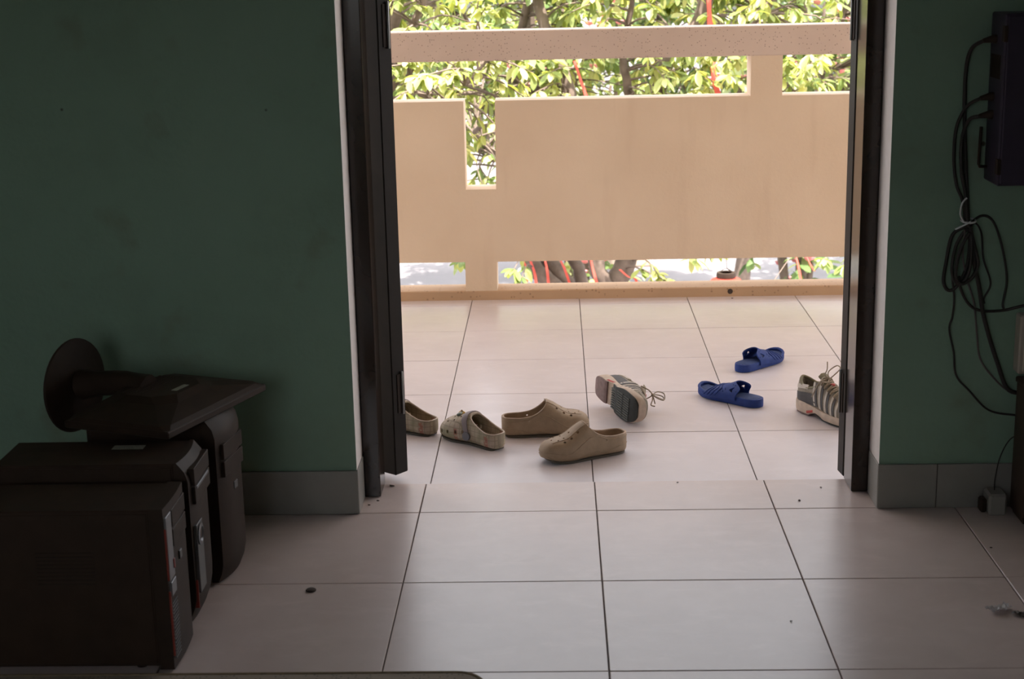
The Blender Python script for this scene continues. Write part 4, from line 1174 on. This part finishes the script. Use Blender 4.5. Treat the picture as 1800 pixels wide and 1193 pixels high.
# shoe lying on its side, sole towards the room
t, la = sneaker('worn running shoe tipped on its side, black sole facing the doorway', -1, 1)
ax = Vector((.40, -.90, -.10)).normalized(); tilt = R(2)
up = Vector((-ax.y, ax.x, 0)).normalized()                # away from the sole, to the right
up = (up * math.cos(tilt) + ax.cross(up) * -math.sin(tilt)).normalized()
yl = up.cross(ax)
mt = Matrix(((ax.x, yl.x, up.x, 0), (ax.y, yl.y, up.y, 0), (ax.z, yl.z, up.z, 0), (0, 0, 0, 1)))
t.matrix_world = Matrix.Translation((.520, 1.11, OUT + .078)) @ mt
bow(t, la, (.160, .0, .150), [[(.008, .010, .020), (.004, .020, .045), (-.012, .004, .050), (-.010, -.006, .022)], [(.014, .008, .012), (.018, .016, .034), (.0, .010, .040), (-.004, .002, .016)]],
    [[(.012, .014, -.006), (.020, .028, -.014), (.030, .030, -.004)], [(.0, .016, .006), (.004, .032, .010)]])
# ------------------------------------------------------------------ things in the yard
def ribbon(label, pts, w, grp='red ribbons tied in the trees'):
    sp = smooth_path(pts, 6); bm = nbm(); rows = []
    for i, p in enumerate(sp):
        a = .5 + .35 * math.sin(i * .45); d = Vector((math.cos(a), math.sin(a), 0)) * w / 2; n = Vector((-math.sin(a), math.cos(a), 0)) * .002
        rows.append([bm.verts.new(v) for v in (p - d - n, p + d - n, p + d + n, p - d + n)])
    for A, B in zip(rows, rows[1:]):
        for j in range(4): bm.faces.new((A[j], A[(j + 1) % 4], B[(j + 1) % 4], B[j]))
    bm.faces.new(rows[0]); bm.faces.new(rows[-1][::-1])
    return tag(ob('red_ribbon', bm, M['ribbon'], smooth=40), label, 'ribbon', grp)
ribbon('longest red ribbon, hanging behind the handrail beside the thick leaning trunk', [(1.63, 8.5, 1.16), (1.64, 8.5, .95), (1.67, 8.5, .66), (1.67, 8.45, .50), (1.73, 8.5, .30), (1.75, 8.5, .02)], .052)
ribbon('short red ribbon hanging above the middle of the parapet wall', [(.56, 8.4, .66), (.61, 8.4, .5), (.66, 8.4, .34), (.65, 8.4, .2)], .028)
ribbon('short red ribbon right of the forked tree, close to the second one', [(2.36, 8.6, -.92), (2.40, 8.6, -1.05), (2.45, 8.6, -1.30)], .022)
ribbon('thin red ribbon at the far right of the gap, under the wall', [(2.46, 8.7, -.95), (2.52, 8.7, -1.08), (2.56, 8.7, -1.14)], .016)
# ribbon wound round the leaning trunks
for lab, pts in (('red ribbon hanging loose left of the leaning trunks', [(.05, 9.3, -1.05), (.14, 9.25, -1.22), (.10, 9.25, -1.40)]),
                 ('red ribbon stretched steeply down the middle leaning trunk', [(.27, 9.2, -1.0), (.31, 9.2, -1.2), (.33, 9.2, -1.45)]),
                 ('red ribbon stretched down the right-hand leaning trunk', [(.36, 9.3, -1.0), (.46, 9.3, -1.2), (.54, 9.3, -1.45)]),
                 ('red ribbon crossing between the leaning trunks', [(.14, 9.2, -1.05), (.20, 9.2, -1.22), (.22, 9.2, -1.42)]),
                 ('red ribbon tied across the right stem of the forked tree', [(.93, 8.8, -1.12), (1.0, 8.78, -1.18), (1.07, 8.8, -1.22), (1.06, 8.8, -1.42)]),
                 ('red ribbon on the left stem of the forked tree', [(.68, 8.7, -1.0), (.70, 8.7, -1.1), (.74, 8.7, -1.24)])):
    ribbon(lab, pts, .024)

def lantern(label, p):
    t = thing('red_lantern', label, 'lantern', p)
    n = 16; prof = [(.055, -.175), (.10, -.165), (.135, -.13), (.150, -.08), (.150, -.045), (.135, -.005), (.105, .022), (.058, .034)]
    bm = nbm(); rings = []
    for r, z in prof: rings.append([bm.verts.new(((r * (1 - .045 * (j % 2))) * math.cos(2 * math.pi * j / 32), (r * (1 - .045 * (j % 2))) * math.sin(2 * math.pi * j / 32), z)) for j in range(32)])
    for A, B in zip(rings, rings[1:]):
        for j in range(32): bm.faces.new((A[j], A[(j + 1) % 32], B[(j + 1) % 32], B[j]))
    part('lantern_body', bm, M['lantern'], t, 50)
    part('top_rim', add_lathe(nbm(), [(.045, .03), (.075, .03), (.078, .052), (.074, .074), (.045, .074)], 24), M['black'], t, 40, 'black top rim')
    part('bottom_rim', add_lathe(nbm(), [(.045, -.20), (.066, -.20), (.066, -.174), (.045, -.174)], 24), M['black'], t, 40)
    part('badge', cyl((-.01, -.128, .008), (0, -1, .35), .028, .003, 16), M['gold'], t, 40, 'pale round badge')
    part('hanging_wire', add_tube(nbm(), smooth_path([(-.06, 0, .07), (0, 0, .105), (.06, 0, .07), (.01, 0, .105), (.0, 0, .2), (-.02, .05, .8)], 5), .003, 5), M['black'], t)
    return t
lantern('red lantern with a black rim hanging in the yard, seen under the parapet wall', (1.73, 7.9, -1.045))
pl = thing('planter_box', 'low tan planter wall standing in the shaded yard behind the trunks', 'planter', (1.30, 20.9, -3.5))
part('planter_wall', box((-.62, -.35, 0), (.62, .35, .44), .02), M['planter'], pl)
part('planter_cap', box((-.66, -.39, .44), (.66, .39, .50), .02), M['planter'], pl)
part('soil', box((-.5, -.25, .49), (.5, .25, .52)), M['bark'], pl)

# pink-flowering shrubs beyond the trees
def shrub(label, base, r, h, mt, flowers, seed):
    rng = random.Random(seed); t = thing('flowering_shrub', label, 'shrub', base)
    st = nbm(); fr = []; fl = nbm()
    for k in range(7):
        a = rng.uniform(0, 6.28); e = Vector((r * .6 * math.cos(a), r * .5 * math.sin(a), h * rng.uniform(.7, 1)))
        add_tube(st, smooth_path([(0, 0, 0), tuple(e * .5 + Vector((0, 0, .2))), tuple(e)], 4), [.05 - .004 * i for i in range(9)], 6)
    for k in range(240):
        v = Vector((rng.uniform(-1, 1), rng.uniform(-1, 1), rng.uniform(-1, 1)))
        if v.length > 1: continue
        p = Vector((v.x * r, v.y * r * .7, h * .62 + v.z * h * .42)); fr += leaf_frames(rng, p, (0, 0, 1), 7, .20)
        if rng.random() < flowers:
            for q in range(4): add_lathe(fl, [(0, 0), (.05, .02), (.065, .05), (0, .035)], 5, p + Vector((rng.uniform(-.2, .2), -.15, rng.uniform(-.15, .2))))
    part('stems', st, M['bark'], t, 60); part('foliage', merged_leaves('foliage', fr, SV, SF), M[mt], t, None, None, 'stuff')
    part('blossoms', fl, M['pink'], t, 50, None, 'stuff')
shrub('pink-flowering shrub high behind the trees at the upper right', (3.15, 13.3, G), 1.1, 5.0, 'leaf3', .40, 41)
shrub('flowering shrub behind the trees in the upper middle', (.55, 13.4, G), 1.0, 4.9, 'leaf2', .25, 42)
shrub('shrub with few blossoms far behind the trees at the upper left', (-2.6, 26, G), 2.0, 4.8, 'leaf1', .08, 43)
